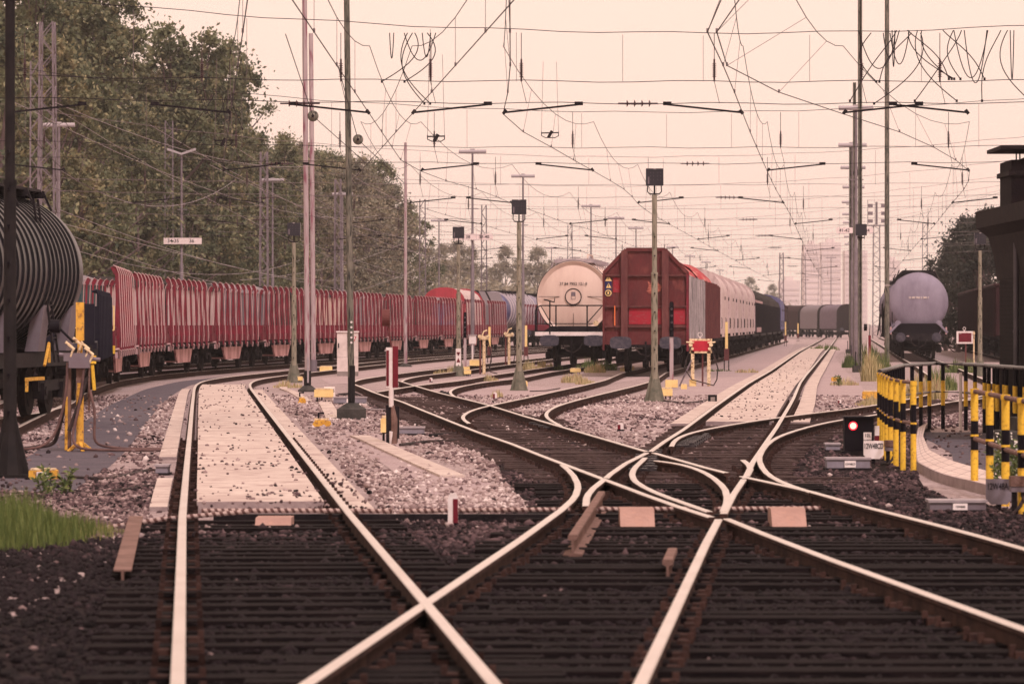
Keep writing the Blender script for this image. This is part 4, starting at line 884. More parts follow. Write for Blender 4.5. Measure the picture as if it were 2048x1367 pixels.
# ------------------------------------------------------------ masts and posts
def base(x, y): X, D = G(x, y); return (X, D, GZ)
def speaker_post(x, y, top, label, boxw=.41, pm=None):
    X, D, _ = base(x, y); zt = EYE + (HOR - top) * D / F
    r = thing('loudspeaker_post', label, 'loudspeaker post', (X, D, GZ), random.uniform(-.06, .06), 'green-grey loudspeaker posts')
    H = zt - GZ - .62
    b = MB(); b.tube([(0, 0, .0), (0, 0, .55)], [.19, .085], 8); b.box((0, 0, .02), (.5, .42, .05))
    for s in (-1, 1): b.prism([(s * .24, .04), (s * .06, .04), (s * .06, .8)], -.02, .02)
    b.build('flared_base', pm or M['mossbase'], r)
    b = MB(); b.tube([(0, 0, .5), (0, 0, H * .62)], [.083, .075], 10); b.tube([(0, 0, H * .62), (0, 0, H)], [.062, .060], 10); b.tube([(0, 0, H * .62 - .03), (0, 0, H * .62 + .03)], .085, 10)
    b.build('pole', pm or M['greypost'], r, smooth=40)
    b = MB()
    for k in range(8): b.bar((0, -.07, .8 + k * .45), (0, -.13, .8 + k * .45), .03, .03)
    b.build('step_bolt', M['black'], r)
    b = MB(); b.box((0, 0, H + .02), (.24, .08, .03)); b.tube([(0, 0, H), (0, 0, H + .22)], .02, 6)
    for s in (-1, 1): b.tube([(s * .11, 0, H + .02), (s * .17, 0, H + .08), (s * .16, 0, H + .22)], .014, 5)
    b.build('bracket', M['darksteel'], r)
    b = MB(); b.box((0, 0, H + .22 + boxw / 2), (boxw, .22, boxw)); o = b.build('speaker_box', M['blackgloss'], r)
    b = MB(); b.box((0, -.125, H + .22 + boxw - .012), (.06, .03, .025)); b.build('top_tab', M['galv'], o); b = MB(); b.box((-boxw * .36, -.115, H + .22 + boxw * .3), (.035, .012, boxw * .42)); b.build('label_strip', M['greymetal'], o)
    b = MB()
    for i in range(3):
        for j in range(4): b.disc((-.1 + j * .07 + (.03 if j > 1 else 0), -.113, H + .22 + boxw * (.35 + .2 * i)), .008, .01, 'y', 6)
    b.build('speaker_hole', M['greymetal'], o)
    return r
speaker_post(588, 765, 446, 'slim loudspeaker post left of the light twin poles')
sp2 = speaker_post(917, 752, 454, 'loudspeaker post with a red-triangle plate near its foot')
b = MB(); b.box((0, -.10, .68), (.19, .015, .62)); o = b.build('marker_plate', M['white'], sp2); b = MB(); b.prism([(-.07, .86), (.07, .86), (0, .72)], -.118, -.11); b.prism([(-.07, .5), (.07, .5), (0, .66)], -.118, -.11); b.build('triangle', M['darkred'], o)
speaker_post(1038, 781, 400, 'loudspeaker post with the blue-black box, left of the cream tank wagon')
speaker_post(1309, 803, 338, 'tallest loudspeaker post, standing in front of the red end wall')
speaker_post(1960, 752, 466, 'loudspeaker post in front of the dark maroon open wagon')
sx, sy, sz = base(20, 955)
speaker_post(20, 955, -100, 'dark loudspeaker post with a wide foot at the left edge, beside the yellow box', pm=M['darkmast'])
# poles
def pole(x, y, r0, r1, H, m, label, name='pole', cat='pole', foundation=None, lean=0, extra=None):
    r = thing(name, label, cat, base(x, y))
    b = MB(); b.tube([(0, 0, -.1), (lean * .1, 0, H * .12), (lean, 0, H)], [r0, r0 * .98, r1], 12); b.build('shaft', m, r, smooth=40)
    if foundation:
        w, h = foundation; b = MB(); b.prism([(-w / 2, -w / 2), (w / 2, -w / 2), (w / 2, w / 2), (-w / 2, w / 2)], -.1, h, plane='xy')
        q = w * .42; z1 = h + .12
        b.add([(-w / 2, -w / 2, h), (w / 2, -w / 2, h), (w / 2, w / 2, h), (-w / 2, w / 2, h), (-r0 * 1.5, -r0 * 1.5, z1), (r0 * 1.5, -r0 * 1.5, z1), (r0 * 1.5, r0 * 1.5, z1), (-r0 * 1.5, r0 * 1.5, z1)], [(0, 1, 5, 4), (1, 2, 6, 5), (2, 3, 7, 6), (3, 0, 4, 7), (4, 5, 6, 7)])
        b.build('foundation', M['darkconcrete'], r)
    return r
gp = pole(703, 838, .065, .055, 9.5, M['greenpole'], 'mottled green pole on a dark concrete block, centre left', foundation=(.55, .2), lean=-.11)
b = MB(); b.tube([(0, 0, 0), (0, 0, 1.05)], .070, 12); b.build('painted_foot', M['darkmast'], gp)
b = MB()
for k in range(5): b.disc((0, -.07, 1.5 + k * .10), .022, .012, 'y', 10)
b.build('number_stud', M['white'], gp)
wp = pole(615, 783, .075, .068, 13, M['pinkpole'], 'front of the two pale pinkish poles, with a black foot', foundation=(.5, .05), lean=-.1)
b = MB(); b.tube([(0, 0, 0), (0, 0, .58)], .10, 12); b.build('painted_foot', M['darkmast'], wp)
b = MB(); b.box((.02, -.095, .6), (.05, .03, .7)); b.build('label_strip', M['galv'], wp)
wp = pole(627, 745, .10, .085, 13, M['pinkpole'], 'rear of the two pale pinkish poles, streaked with red', lean=-.1)
b = MB(); b.tube([(0, 0, 0), (0, 0, .5)], .14, 12); b.build('painted_foot', M['greymetal'], wp)
pole(811, 733, .08, .06, 9.8, M['pinkpole'], 'slender pale pole on a round base in front of the stake wagons', foundation=(.6, .02))
gp = pole(1774, 745, .095, .085, 14.5, M['greenpole'], 'plain weathered green pole in front of the grey tank wagon'); b = MB(); b.box((0, -.09, 3.35), (.2, .02, .07)); b.build('plate', M['concrete'], gp)
def hbeam_mast(x, y, w, H, label, m=M['greenpole']):
    r = thing('mast', label, 'mast', base(x, y)); b = MB()
    for s in (-1, 1): b.box((s * w / 2, 0, H / 2), (.05, .22, H))
    b.box((0, .06, H / 2), (w, .03, H))
    for k in range(int(H / .6)): b.box((0, -.05, .4 + k * .6), (w, .03, .06))
    b.build('column', m, r)
    b = MB(); b.box((0, 0, .10), (w + .45, .6, .3)); b.build('foundation', M['darkconcrete'], r)
    b = MB(); 
    for s in (-1, 1): b.box((s * (w / 2 + .14), -.2, .5), (.04, .04, .6))
    b.build('guard_frame', M['darksteel'], r)
    return r
m1 = hbeam_mast(1720, 744, .10, 14.5, 'nearest weathered green steel mast of the right-hand mast row')
hbeam_mast(1709, 722, .10, 14, 'second green steel mast, just left of the nearest in the right-hand row')
hbeam_mast(1701, 706, .12, 13.5, 'third steel mast of the right-hand row, half hidden by the nearer two')
# insulated speaker and horn on the right-hand masts
def lamp_mast(x, top, label, base_y=None, m=M['mast'], tube=1.62, v=False, D=None, zt=11.9):
    D = D or F * (zt - EYE) / (HOR - top); X = at(x, D); r = thing('lamp_mast', label, 'lamp mast', (X, D, GZ), random.uniform(-.1, .1), 'yard lamp masts')
    H = zt - GZ; b = MB(); b.tube([(0, 0, 0), (0, 0, H * .45), (0, 0, H * .45 + .05), (0, 0, H)], [.13, .11, .075, .06], 8); b.build('pole', m, r, smooth=40)
    b = MB(); b.bar((-.35, 0, H * .72), (.35, 0, H * .72), .05, .05); b.build('crossbar', m, r)
    b = MB()
    if v:
        for s in (-1, 1): b.prism([(0, H - .12), (s * .85, H + .16), (s * .85, H + .30), (0, H + .0)], -.15, .15)
    else:
        b.tube([(-tube / 2, 0, H), (tube / 2, 0, H)], .115, 10); b.box((0, 0, H + .12), (.26, .16, .08))
    b.build('lamp_tube', M['lampbody'], r); return r
LM = [(118, 250, 'leftmost lamp mast with a tube lamp before the dark trees'), (363, 306, 'lamp mast with two upturned arms above the 34-35 sign'), (545, 360, 'lamp mast left of the twin pale poles'), (685, 388, 'lamp mast whose lamp is half behind the mottled green pole'), (945, 303, 'tall lamp mast carrying the 38 and 39-40 sign'), (1046, 352, 'lamp mast just above the blue-black loudspeaker box'), (878, 441, 'small hazy lamp mast above the red-ended hood wagon'), (1182, 412, 'lamp mast above the cream tank wagon'), (1232, 436, 'lamp mast just left of the tallest loudspeaker post, over the red end wall'), (1272, 456, 'lamp mast immediately left of the tallest loudspeaker post'), (1103, 496, 'faint lamp mast left of the cream tank wagon'), (1712, 216, 'topmost lamp of the right-hand mast row'), (1705, 290, 'second lamp from the top in the right-hand mast row'), (1706, 335, 'third lamp from the top in the right-hand mast row'), (1707, 374, 'fourth lamp from the top in the right-hand mast row'), (1703, 404, 'fifth lamp from the top in the right-hand mast row'), (1702, 428, 'sixth lamp from the top in the right-hand mast row'), (1702, 445, 'seventh lamp from the top in the right-hand mast row'), (1702, 473, 'eighth lamp from the top in the right-hand mast row'), (1702, 488, 'lowest lamp in the right-hand mast row'), (1345, 494, 'faint lamp mast over the hood wagons, right of the tallest loudspeaker post'), (1380, 512, 'faint lamp mast over the second cream hood wagon'), (1412, 524, 'faint lamp mast over the third cream hood wagon'), (1440, 540, 'faint lamp mast low over the cream hood wagons'), (1662, 515, 'hazy lamp mast behind the far hood wagons'), (1150, 515, 'faint lamp mast over the cream tank wagon top')]
lamps = {}
for x, t, lb in LM: lamps[x] = lamp_mast(x, t, lb, v=(x == 363))
def sign_on(x, y, D, w, h, texts, label, parent_label=None):   # track number board hung on a mast
    X = at(x, D); z = EYE + (HOR - y) * D / F
    r = thing('track_number_sign', label, 'sign', (X, D - .22, z))
    b = MB(); b.box((0, 0, 0), (w, .05, h)); b.build('board', M['signwhite'], r)
    for t, ox, s in texts: lettering(t, s, M['ink'], r, (ox, -.03, 0))
    b = MB(); b.bar((-.1, .06, h / 2 + .05), (-.1, .06, -h / 2 - .05), .08, .08); b.build('bracket', M['black'], r)
    return r
D_ = lamps[363].location.y; k_ = D_ / F
sign_on(366, 482, D_, 76 * k_, 12.5 * k_, [('34-35', -19 * k_, 10 * k_), ('36', 18 * k_, 10 * k_)], 'white board reading 34-35 and 36 on the V-armed lamp mast')
D_ = lamps[945].location.y; k_ = D_ / F
sign_on(946, 474, D_, 80 * k_, 12.5 * k_, [('38', -10 * k_, 9 * k_), ('39-40', 22 * k_, 9 * k_)], 'pale board reading 38 and 39-40 behind a loudspeaker box')
D_ = lamps[1705].location.y; k_ = D_ / F
sign_on(1709, 461, D_, 73 * k_, 12 * k_, [('41-42', -21 * k_, 9 * k_), ('43-44', 19 * k_, 9 * k_)], 'pale board reading 41-42 and 44 on the right-hand mast row')
# loudspeaker box and horn among the right-hand masts
X = at(1716, 150); r = thing('loudspeaker', 'black square loudspeaker box hung on the nearest green steel mast', 'loudspeaker', (X, 148.6, 5.0)); b = MB(); b.box((0, .05, .35), (.42, .2, .44)); b.build('speaker_box', M['blackgloss'], r); b = MB(); b.box((0, .05, .05), (.24, .08, .05)); b.tube([(-.12, .05, .0), (-.14, .05, .12)], .015, 6); b.tube([(.12, .05, 0), (.14, .05, .12)], .015, 6); b.build('bracket', M['darksteel'], r)
r = thing('horn', 'small round black horn high on the right-hand masts', 'loudspeaker', (at(1710, 190), 189, 9.15)); b = MB(); b.lathe_y([(0, .16), (.05, .17), (.25, .07), (.4, .05)], 20, 0, 0); b.bar((0, .2, 0), (.25, .2, 0), .04, .04); b.build('bell', M['black'], r)
# lattice masts
def lattice(x, D, zt, w0, w1, label, m=M['mast'], arms=False, flood=False):
    X = at(x, D); r = thing('lattice_mast', label, 'lattice mast', (X, D, GZ), random.uniform(-.12, .12), 'lattice masts of the overhead line')
    H = zt - GZ; b = MB()
    def c(s, t, z): w = (w0 + (w1 - w0) * z / H) / 2; return (s * w, t * w, z)
    for s in (-1, 1):
        for t in (-1, 1): b.bar(c(s, t, 0), c(s, t, H), .065, .065)
    n = int(H / .62)
    for k in range(n):
        za, zb = k * H / n, (k + 1) * H / n; q = 1 if k % 2 else -1
        b.bar(c(-q, -1, za), c(q, -1, zb), .035, .035); b.bar(c(-q, 1, za), c(q, 1, zb), .035, .035); b.bar(c(-1, -q, za), c(-1, q, zb), .035, .035); b.bar(c(1, -q, za), c(1, q, zb), .035, .035)
    b.build('lattice', m, r)
    if flood:
        b = MB(); b.box((0, 0, H - .1), (2.4, 1.2, .1)); b.tube([(-1.2, -.6, H + .0), (-1.2, -.6, H + 3.2), (1.2, -.6, H + 3.2), (1.2, -.6, H)], .05, 6); b.tube([(0, 0, H), (0, 0, H + 3.0)], .15, 8); b.build('platform', m, r)
        b = MB()
        for z in (.5, 1.5, 2.5):
            for s in (-1, 1): b.box((s * .85, -.5, H + z), (.6, .3, .45))
        b.build('floodlight', m, r)
    return r
LX = [(95, 150, 13.5, .75, .5, 'dark lattice mast just right of the ribbed black tank'), (338, 242, 14.5, .56, .46, 'lattice mast left of the 34-35 sign'), (528, 212, 11.2, .46, .36, 'lattice mast beside the tube lamp left of the twin poles'), (676, 236, 10.6, .42, .34, 'lattice mast behind the mottled green pole'), (70, 180, 14, .5, .4, 'lattice mast at the far left behind the ribbed black tank'), (845, 292, 11.2, .5, .4, 'hazy lattice mast right of the slender pale pole'), (968, 306, 11.2, .5, .35, 'hazy lattice mast just right of the 39-40 sign'), (1140, 360, 11, .6, .4, 'faint lattice mast above the cream tank wagon'), (1563, 500, 11, .6, .45, 'lattice mast with a crossbar over the blue covered wagon'), (1607, 560, 12, .8, .5, 'faint lattice mast over the far hood wagons'), (1640, 620, 11, .8, .5, 'faintest lattice mast in the haze over the yard end'), (1850, 352, 11.0, .6, .42, 'lattice mast rising behind the grey tank wagon')]
for x, D, zt, a, c_, lb in LX: lattice(x, D, zt, a, c_, lb)
q = lattice(1753, 500, 14.6, 1.0, .8, 'tall floodlight mast with lamps behind the weathered green pole', flood=True)
# ------------------------------------------------------------ overhead line
def insulator(b, p, q, r=.055, n=7, m=0):
    p, q = Vector(p), Vector(q); d = q - p; L = d.length
    b.tube([p, q], .018, 6, m); u = d / L
    for k in range(n): c = p + d * (.22 + .56 * k / (n - 1)); b.tube([c - u * .006, c, c + u * L * .035], [r * .5, r, r * .45], 10, m)
wtr = [lambda D: interpx(C_TB, D), lambda D: interpx(C_T0, D), lambda D: interpx(L_T1, D) + .75, lambda D: interpx(P1, D) + .75 if D > 110 else -4.65 + .075 * (110 - D), lambda D: interpx(C_R, D) if D > 155 else interpx(R1, D) + .7, lambda D: interpx(C_F, D) if D > 130 else interpx(F1, D) + .7, lambda D: interpx(Al, D) + .72, lambda D: interpx(C_TK, D) if D > 98 else interpx(E1, D) + .6, lambda D: interpx(C_GO, D) if D > 84 else 10.0 - .12 * (84 - D)]
wlab = ['the farthest left track', 'the red stake wagon track', 'the left slab-filled track', 'the empty track beside the slender pale pole', 'the cream tank wagon track', 'the red end-wall wagon track', 'the long straight track', 'the grey tank wagon track', 'the rightmost track']
FR = [73.5, 101, 128, 155, 183, 212, 244, 280, 320, 365]
CZ = 5.72
for ti, fx in enumerate(wtr):
    DD = [46] + FR if ti not in (0, 1, 8) else FR[1:] if ti != 1 else FR
    r = thing('overhead_wire', f'overhead contact and carrier wires above {wlab[ti]}', 'overhead wire', (fx(DD[0]), DD[0], CZ)); ox, oy, oz = r.location
    cw = MB(); pts = []
    for a, c_ in zip(DD[:-1], DD[1:]):
        for t in np.linspace(0, 1, 5)[:-1]:
            D = a + (c_ - a) * t; pts.append((fx(D) - ox, D - oy, CZ - oz))
    pts.append((fx(DD[-1]) - ox, DD[-1] - oy, 0)); cw.tube(pts, .0085, 5); cw.build('contact_wire', M['darkwire'], r)
    mw = MB(); dr = MB(); pts = []
    for a, c_ in zip(DD[:-1], DD[1:]):
        for k, t in enumerate(np.linspace(0, 1, 9)[:-1]):
            D = a + (c_ - a) * t; z = 1.30 - .55 * 4 * t * (1 - t); xx = fx(a) * (1 - t) + fx(c_) * t
            pts.append((xx - ox, D - oy, z))
            if k % 2 == 0 and k: dr.tube([(xx - ox, D - oy, z), (fx(D) - ox, D - oy, 0)], .004, 4); dr.box((fx(D) - ox, D - oy, .02), (.03, .03, .06))
    mw.tube(pts, .007, 5); mw.build('carrier_wire', M['darkwire'], r); dr.build('dropper', M['wire'], r, kind='stuff')
clamp = []
for fi, D in enumerate(FR):
    xs = [fx(D) for fx in wtr]; xl = xs[0] - (1.5 if fi else -1); xr = xs[-1] + 5
    if fi == 0: xl = -14
    r = thing('cross_span', ['cross-span wires nearest the camera, with the largest insulators', 'cross-span wires second from the camera', 'third cross-span of wires from the camera', 'fourth cross-span of wires from the camera', 'fifth cross-span of wires from the camera', 'sixth cross-span of wires from the camera', 'seventh cross-span of wires from the camera', 'eighth cross-span of wires from the camera', 'ninth cross-span of wires from the camera', 'farthest cross-span of wires in the haze'][fi], 'overhead wire', (0, D, CZ), 0, 'cross-span wires over the tracks')
    zs = [.20, .62, 1.55]
    for zi, z in enumerate(zs):
        b = MB(); b.tube([(x, 0, z + (.0006 * (x - 4) ** 2 if zi < 2 else .004 * (x - 4) ** 2) + .02 * math.sin(x * 2 + zi)) for x in np.linspace(xl, xr, 40)], .0075, 5); b.build('span_wire', M['wire'] if D > 120 else M['darkwire'], r)
    for k, x in enumerate(xs):
        if not (xl < x < xr): continue
        s = 1 if (k + fi) % 2 else -1
        b = MB(); b.bar((x + s * 1.45, 0, .18), (x + s * .05, 0, .03), .035, .035); b.box((x + s * 1.45, 0, .20), (.16, .05, .07)); b.bar((x, 0, 0), (x + s * .06, 0, .08), .03, .06); b.build('steady_arm', M['darksteel'], r)
        b = MB(); insulator(b, (x + s * .45 - .1, 0, .62), (x + s * .45 - .1, 0, 1.05), .05, 7); b.tube([(x + s * .45 - .1, 0, 1.05), (x + s * .45 - .1, 0, 1.55)], .008, 5); b.tube([(x + s * .45 - .1, 0, .62), (x + s * .45, 0, .2)], .006, 5); b.build('insulator', M['insul'], r)
    for xx in (at(600, 73.5) + (D - 73.5) * -.075, at(1390, 101) + (D - 101) * .0874):
        b = MB(); insulator(b, (xx - .38, 0, .2), (xx + .38, 0, .2), .075, 4); b.build('section_insulator', M['insul'], r)
    # jumper loops and droppers between the span wires
    b = MB()
    for x in np.arange(max(xl, xs[2] - 2), min(xr, xs[-1] + 3), 1.9 + .3 * (fi % 3)):
        x += random.uniform(-.5, .5); b.tube([(x, 0, .62), (x, 0, 1.5 + .004 * (x - 4) ** 2)], .0045, 4)
    b.build('dropper', M['wire'], r, kind='stuff')
# clusters of looping jumper cables
def jumpers(x, D, z, n, w, h, label, seed):
    rr = random.Random(seed); r = thing('jumper_cables', label, 'cable', (at(x, D), D, z)); 
    for k in range(n):
        x0 = rr.uniform(-w, w); x1 = x0 + rr.uniform(-.9, .9); dz = rr.uniform(.5, 1) * h; b = MB()
        if k % 3 == 0: b.tube([(x0 + (x1 - x0) * t, 0, -dz * 4 * t * (1 - t) * .75) for t in np.linspace(0, 1, 16)], .010, 5)
        else:
            zz = (-.93, -1.35)[k % 2]; bow = rr.uniform(-.28, .28)
            b.tube([(x0 + (x1 - x0) * t ** 1.5 + bow * math.sin(t * math.pi), 0, zz * t) for t in np.linspace(0, 1, 14)], .010, 5); b.box((x1, 0, zz), (.04, .03, .05))
        b.build('cable', M['darkwire'], r)
jumpers(812, 73.5, 7.27, 7, .6, .95, 'loops of black jumper cable hanging above the slender pale pole', 3)
jumpers(1895, 73.5, 7.32, 15, 1.3, 1.5, 'tangle of black jumper cables above the brick building', 5)
jumpers(1795, 73.5, 7.27, 5, .6, 1.1, 'a few black jumper cables hanging right of the plain green pole', 9)
jumpers(445, 101, 7.75, 4, .3, 1.2, 'short black jumper cables in front of the tall left trees', 12)
# disc insulators seen end-on and small section frames in the wires
for x, y, D, lb in ((626, 232, 66, 'dark disc insulator touching the pale twin poles'), (716, 279, 70, 'dark disc insulator just right of the mottled green pole')):
    r = thing('disc_insulator', lb, 'insulator', (at(x, D), D, EYE + (HOR - y) * D / F)); b = MB(); b.lathe_y([(-.05, .02), (-.03, .05), (0, .095), (.03, .095), (.05, .05), (.12, .02)], 24); b.build('disc', M['greenpole'], r, smooth=40); b = MB(); b.disc((0, -.06, 0), .025, .04, 'y', 10); b.tube([(0, -8, .8), (0, 0, 0), (.5, 12, -.35)], .007, 5); b.build('wire', M['darkwire'], r)
for x, y, D, lb in ((447, 283, 88, 'wire frame with two hangers before the left trees'), (872, 275, 88, 'section insulator frame hanging above the stake wagons'), (1100, 268, 101, 'section insulator frame hanging above the cream tank wagon')):
    k_ = D / F; r = thing('section_frame', lb, 'section insulator', (at(x, D), D, EYE + (HOR - y) * k_)); b = MB(); w = 17 * k_; h = 9 * k_
    b.tube([(-w, 0, h * .5), (-w, 0, -h * .4), (-w * .5, .1, -h * .8), (w * .6, .1, -h * .8), (w, 0, -h * .4), (w, 0, h * .5)], .012, 6); b.bar((-w, 0, h * .2), (w, 0, h * .3), .025, .03); b.bar((-w * .2, 0, -h * .8), (w * .25, 0, h * .7), .05, .08); b.build('frame', M['darksteel'], r)
    b = MB(); b.tube([(-w, 0, h * .5), (-w * .8, 0, 1.9)], .005, 4); b.tube([(w, 0, h * .5), (w * .75, 0, 1.9)], .005, 4); b.build('hanger', M['wire'], r)
# light wires in front of the wood
def swoop(x0, y0, D0, x1, y1, D1, sag, m, k):
    p = Vector((at(x0, D0), D0, EYE + (HOR - y0) * D0 / F)); q = Vector((at(x1, D1), D1, EYE + (HOR - y1) * D1 / F))
    r = [tuple((p + (q - p) * t + Vector((0, 0, -sag * 4 * t * (1 - t))) - p)) for t in np.linspace(0, 1, 14)]
    b = MB(); b.tube(r, .012, 4); o = b.build('feeder_wire', m, loc=p); tag(o, None, 'wire', 'pale feeder wires in front of the left wood'); return o
W_ = [(100, 210, 150, 830, 560, 330, 1.2), (30, 205, 130, 760, 430, 300, 1.5), (120, 420, 140, 700, 560, 280, .8), (100, 440, 150, 900, 610, 330, .5), (480, 300, 170, 1000, 560, 360, 1.0), (420, 330, 160, 860, 480, 320, .7), (700, 350, 190, 1010, 470, 330, .6), (120, 340, 150, 470, 360, 200, 1.4), (480, 560, 220, 820, 480, 330, .6), (300, 250, 150, 900, 520, 330, .9), (600, 480, 240, 950, 580, 380, .4), (140, 470, 150, 560, 575, 250, .6), (650, 600, 270, 1000, 450, 350, .7), (110, 205, 140, 640, 330, 260, .9), (150, 500, 160, 600, 520, 260, 1.0)]
for k, w in enumerate(W_):
    o = swoop(*w, M['galv'], k); o['label'] = f"pale wire sagging across the wood from photo left {['top','upper part','middle','lower part','centre'][k % 5]} towards the {['red hood wagon','slender pole','stake wagons','lamp masts','far haze'][k // 3]}"

# ------------------------------------------------------------ lineside equipment
def rz_(): return random.uniform(-.05, .05)
# transverse ribbed conduit, its trough and the tan covers
r = thing('ribbed_conduit', 'ribbed hose lying straight across the foreground tracks', 'conduit', (-1, 35.6, GZ))
def ribbed(pts, r0, pitch=.035):
    P = [Vector(p) for p in pts]; out = []; rs = []
    for a, c in zip(P[:-1], P[1:]):
        L = (c - a).length; n = max(2, int(L / pitch * 2))
        for i in range(n): out.append(a + (c - a) * i / n); rs.append(r0 * (1.0 if (len(out) % 2) else .80))
    out.append(P[-1]); rs.append(r0); return out, rs
for seg in ([(-2.85, -1.0, .0), (-2.2, -.5, .08), (-1.45, .15, .12)], [(-1.9, .25, .12), (-.9, .3, .12), (-.12, .22, .12)], [(-.05, .2, .12), (1.1, .25, .13), (1.55, .3, .13)], [(1.75, .35, .13), (2.4, .4, .13), (2.75, .4, .13)], [(2.9, .4, .13), (3.2, .45, .13), (3.9, .55, .13)]):
    b = MB(); p, rr = ribbed(seg, .023, .05); b.tube(p, rr, 8); b.build('hose', M['ribhose'], r)
b = MB(); b.box((1.0, .45, .03), (5.6, .12, .10)); b.build('trough', M['darksteel'], r)
for x0, x1, y0, y1, lb in ((508, 580, 1035, 1082, 'tan rusty cover plate between the rails of the left track'), (1241, 1310, 1017, 1057, 'tan cover plate in the middle of the foreground, right of the loose rail'), (1545, 1614, 1017, 1056, 'tan cover plate at the right, under the ribbed hose')):
    D = 34.6; k = D / F; w = (x1 - x0) * k; h = (y1 - y0) * k; r = thing('cover_plate', lb, 'cover plate', (at((x0 + x1) / 2, D), D, EYE - (y1 - HOR) * k), 0, 'tan cover plates under the ribbed hose')
    b = MB(); b.add([(-w / 2, 0, 0), (w / 2, 0, 0), (w / 2, .22, h - .01), (-w / 2, .22, h - .01), (-w / 2, .62, h - .01), (w / 2, .62, h - .01), (-w / 2, .62, 0), (w / 2, .62, 0)], [(0, 1, 2, 3), (3, 2, 5, 4), (0, 3, 4, 6), (1, 7, 5, 2), (4, 5, 7, 6)])
    b.build('cover', M['copper'], r); b = MB(); b.box((0, .35, .0), (w * .8, .4, .06)); b.build('bracket', M['darksteel'], r)
# loose rails
def loose_rail(p, q, lift, label, flat=False):
    p, q = Vector((*p, 0)), Vector((*q, 0)); d = q - p; L = d.length; r = thing('loose_rail', label, 'rail', (p.x, p.y, GZ), -math.atan2(d.x, d.y))
    b = MB()
    if flat: b.box((0, L / 2, .09), (.13, L, .012)); b.box((0, L / 2, .04), (.02, L, .09))
    else: b.prism([(x, z + .172 + lift) for x, z in RP], 0, L)
    b.build('rail_body', M['rustysteel'], r); return r
loose_rail(G(1145, 1120), G(1203, 1022), .03, 'short rusty loose rail lying between the foreground tracks')
loose_rail(G(245, 1165), G(272, 1052), .02, 'rusty flat rail end beside the left track in the foreground', True)
loose_rail(G(1335, 1166), G(1345, 1140), .0, 'rusty rail stub at the bottom beside the long straight rail')
def slide_plates(x0, y0, x1, y1, n, label):
    p, q = G(x0, y0), G(x1, y1); r = thing('slide_chairs', label, 'switch plate', (p[0], p[1], GZ)); a = -math.atan2(q[0] - p[0], q[1] - p[1])
    for k in range(n):
        t = k / (n - 1); b = MB(); X = (q[0] - p[0]) * t; Y = (q[1] - p[1]) * t; b.box((X, Y, .10), (.34, .10, .03), a); b.box((X + .1, Y, .13), (.08, .12, .04), a); b.build('plate', M['oily'], r)
slide_plates(1285, 955, 1300, 915, 9, 'oily slide plates inside the slip curve')
slide_plates(1370, 905, 1400, 885, 9, 'oily slide plates beside the switch tip left of the long straight rail')
slide_plates(1077, 857, 1107, 866, 4, 'oily slide plates at the switch tip in the left centre')
slide_plates(876, 792, 893, 798, 4, 'oily slide plates near the small far switch')
# white cabinet
D = base(695, 752)[1]; k = D / F
r = thing('cable_cabinet', 'white equipment cabinet behind the mottled green pole', 'cabinet', base(695, 752)); w = 42 * k
b = MB(); b.box((0, .15, .42), (w, .35, .50)); b.build('plinth', M['cabinet'], r); b = MB(); b.box((0, .15, 1.12), (w, .36, .88)); q = b.build('housing', M['cabinet'], r)
b = MB(); b.box((0, .15, 1.59), (w + .06, .44, .05)); b.build('roof', M['white'], r)
b = MB(); b.box((-.01, -.035, 1.12), (.006, .012, .86)); b.box((-w / 2 + .06, -.045, 1.10), (.035, .03, .16)); b.build('door_handle', M['darksteel'], q)
b = MB(); b.prism([(.12, 1.42), (.32, 1.42), (.22, 1.20)], -.04, -.035); b.build('warning_sign', M['signred'], q); b = MB(); b.prism([(.155, 1.40), (.285, 1.40), (.22, 1.26)], -.044, -.04); b.build('sign_symbol', M['white'], q)
b = MB(); b.box((0, .15, .08), (w * 1.0, .36, .16)); b.build('footing', M['concrete'], r)
# dwarf colour light signals
def light_signal(x, y, zt, zb, label, lit=False):
    r = thing('light_signal', label, 'signal', base(x, y), 0); D = r.location.y; k = D / F
    z1 = EYE + (HOR - zt) * k - GZ; z0 = EYE + (HOR - zb) * k - GZ
    b = MB(); b.box((0, 0, z0 / 2), (.11, .09, z0)); b.build('post', M['pinkpole'], r)
    b = MB(); b.prism([(-.06, z0), (.06, z0), (.06, z1 - .05), (.035, z1), (-.035, z1), (-.06, z1 - .05)], -.07, .06); h = b.build('signal_head', M['black'], r)
    for q in range(4):
        z = z0 + (z1 - z0) * (.22 + .19 * q); b = MB(); b.lathe_y([(-.07, .03), (-.13, .034), (-.13, .03), (-.075, .026)], 14, 0, z); b.disc((0, -.078, z), .024, .01, 'y', 12); b.build('signal_lens', M['greymetal'] if q else M['blackgloss'], h)
    b = MB(); b.box((0, .0, .12), (.36, .24, .22)); b.build('foot_box', M['paleyellow'], r)
light_signal(1343, 775, 603, 673, 'slim black signal with round lenses before the red end wall')
light_signal(930, 745, 624, 675, 'slim black signal beside the red-triangle post')
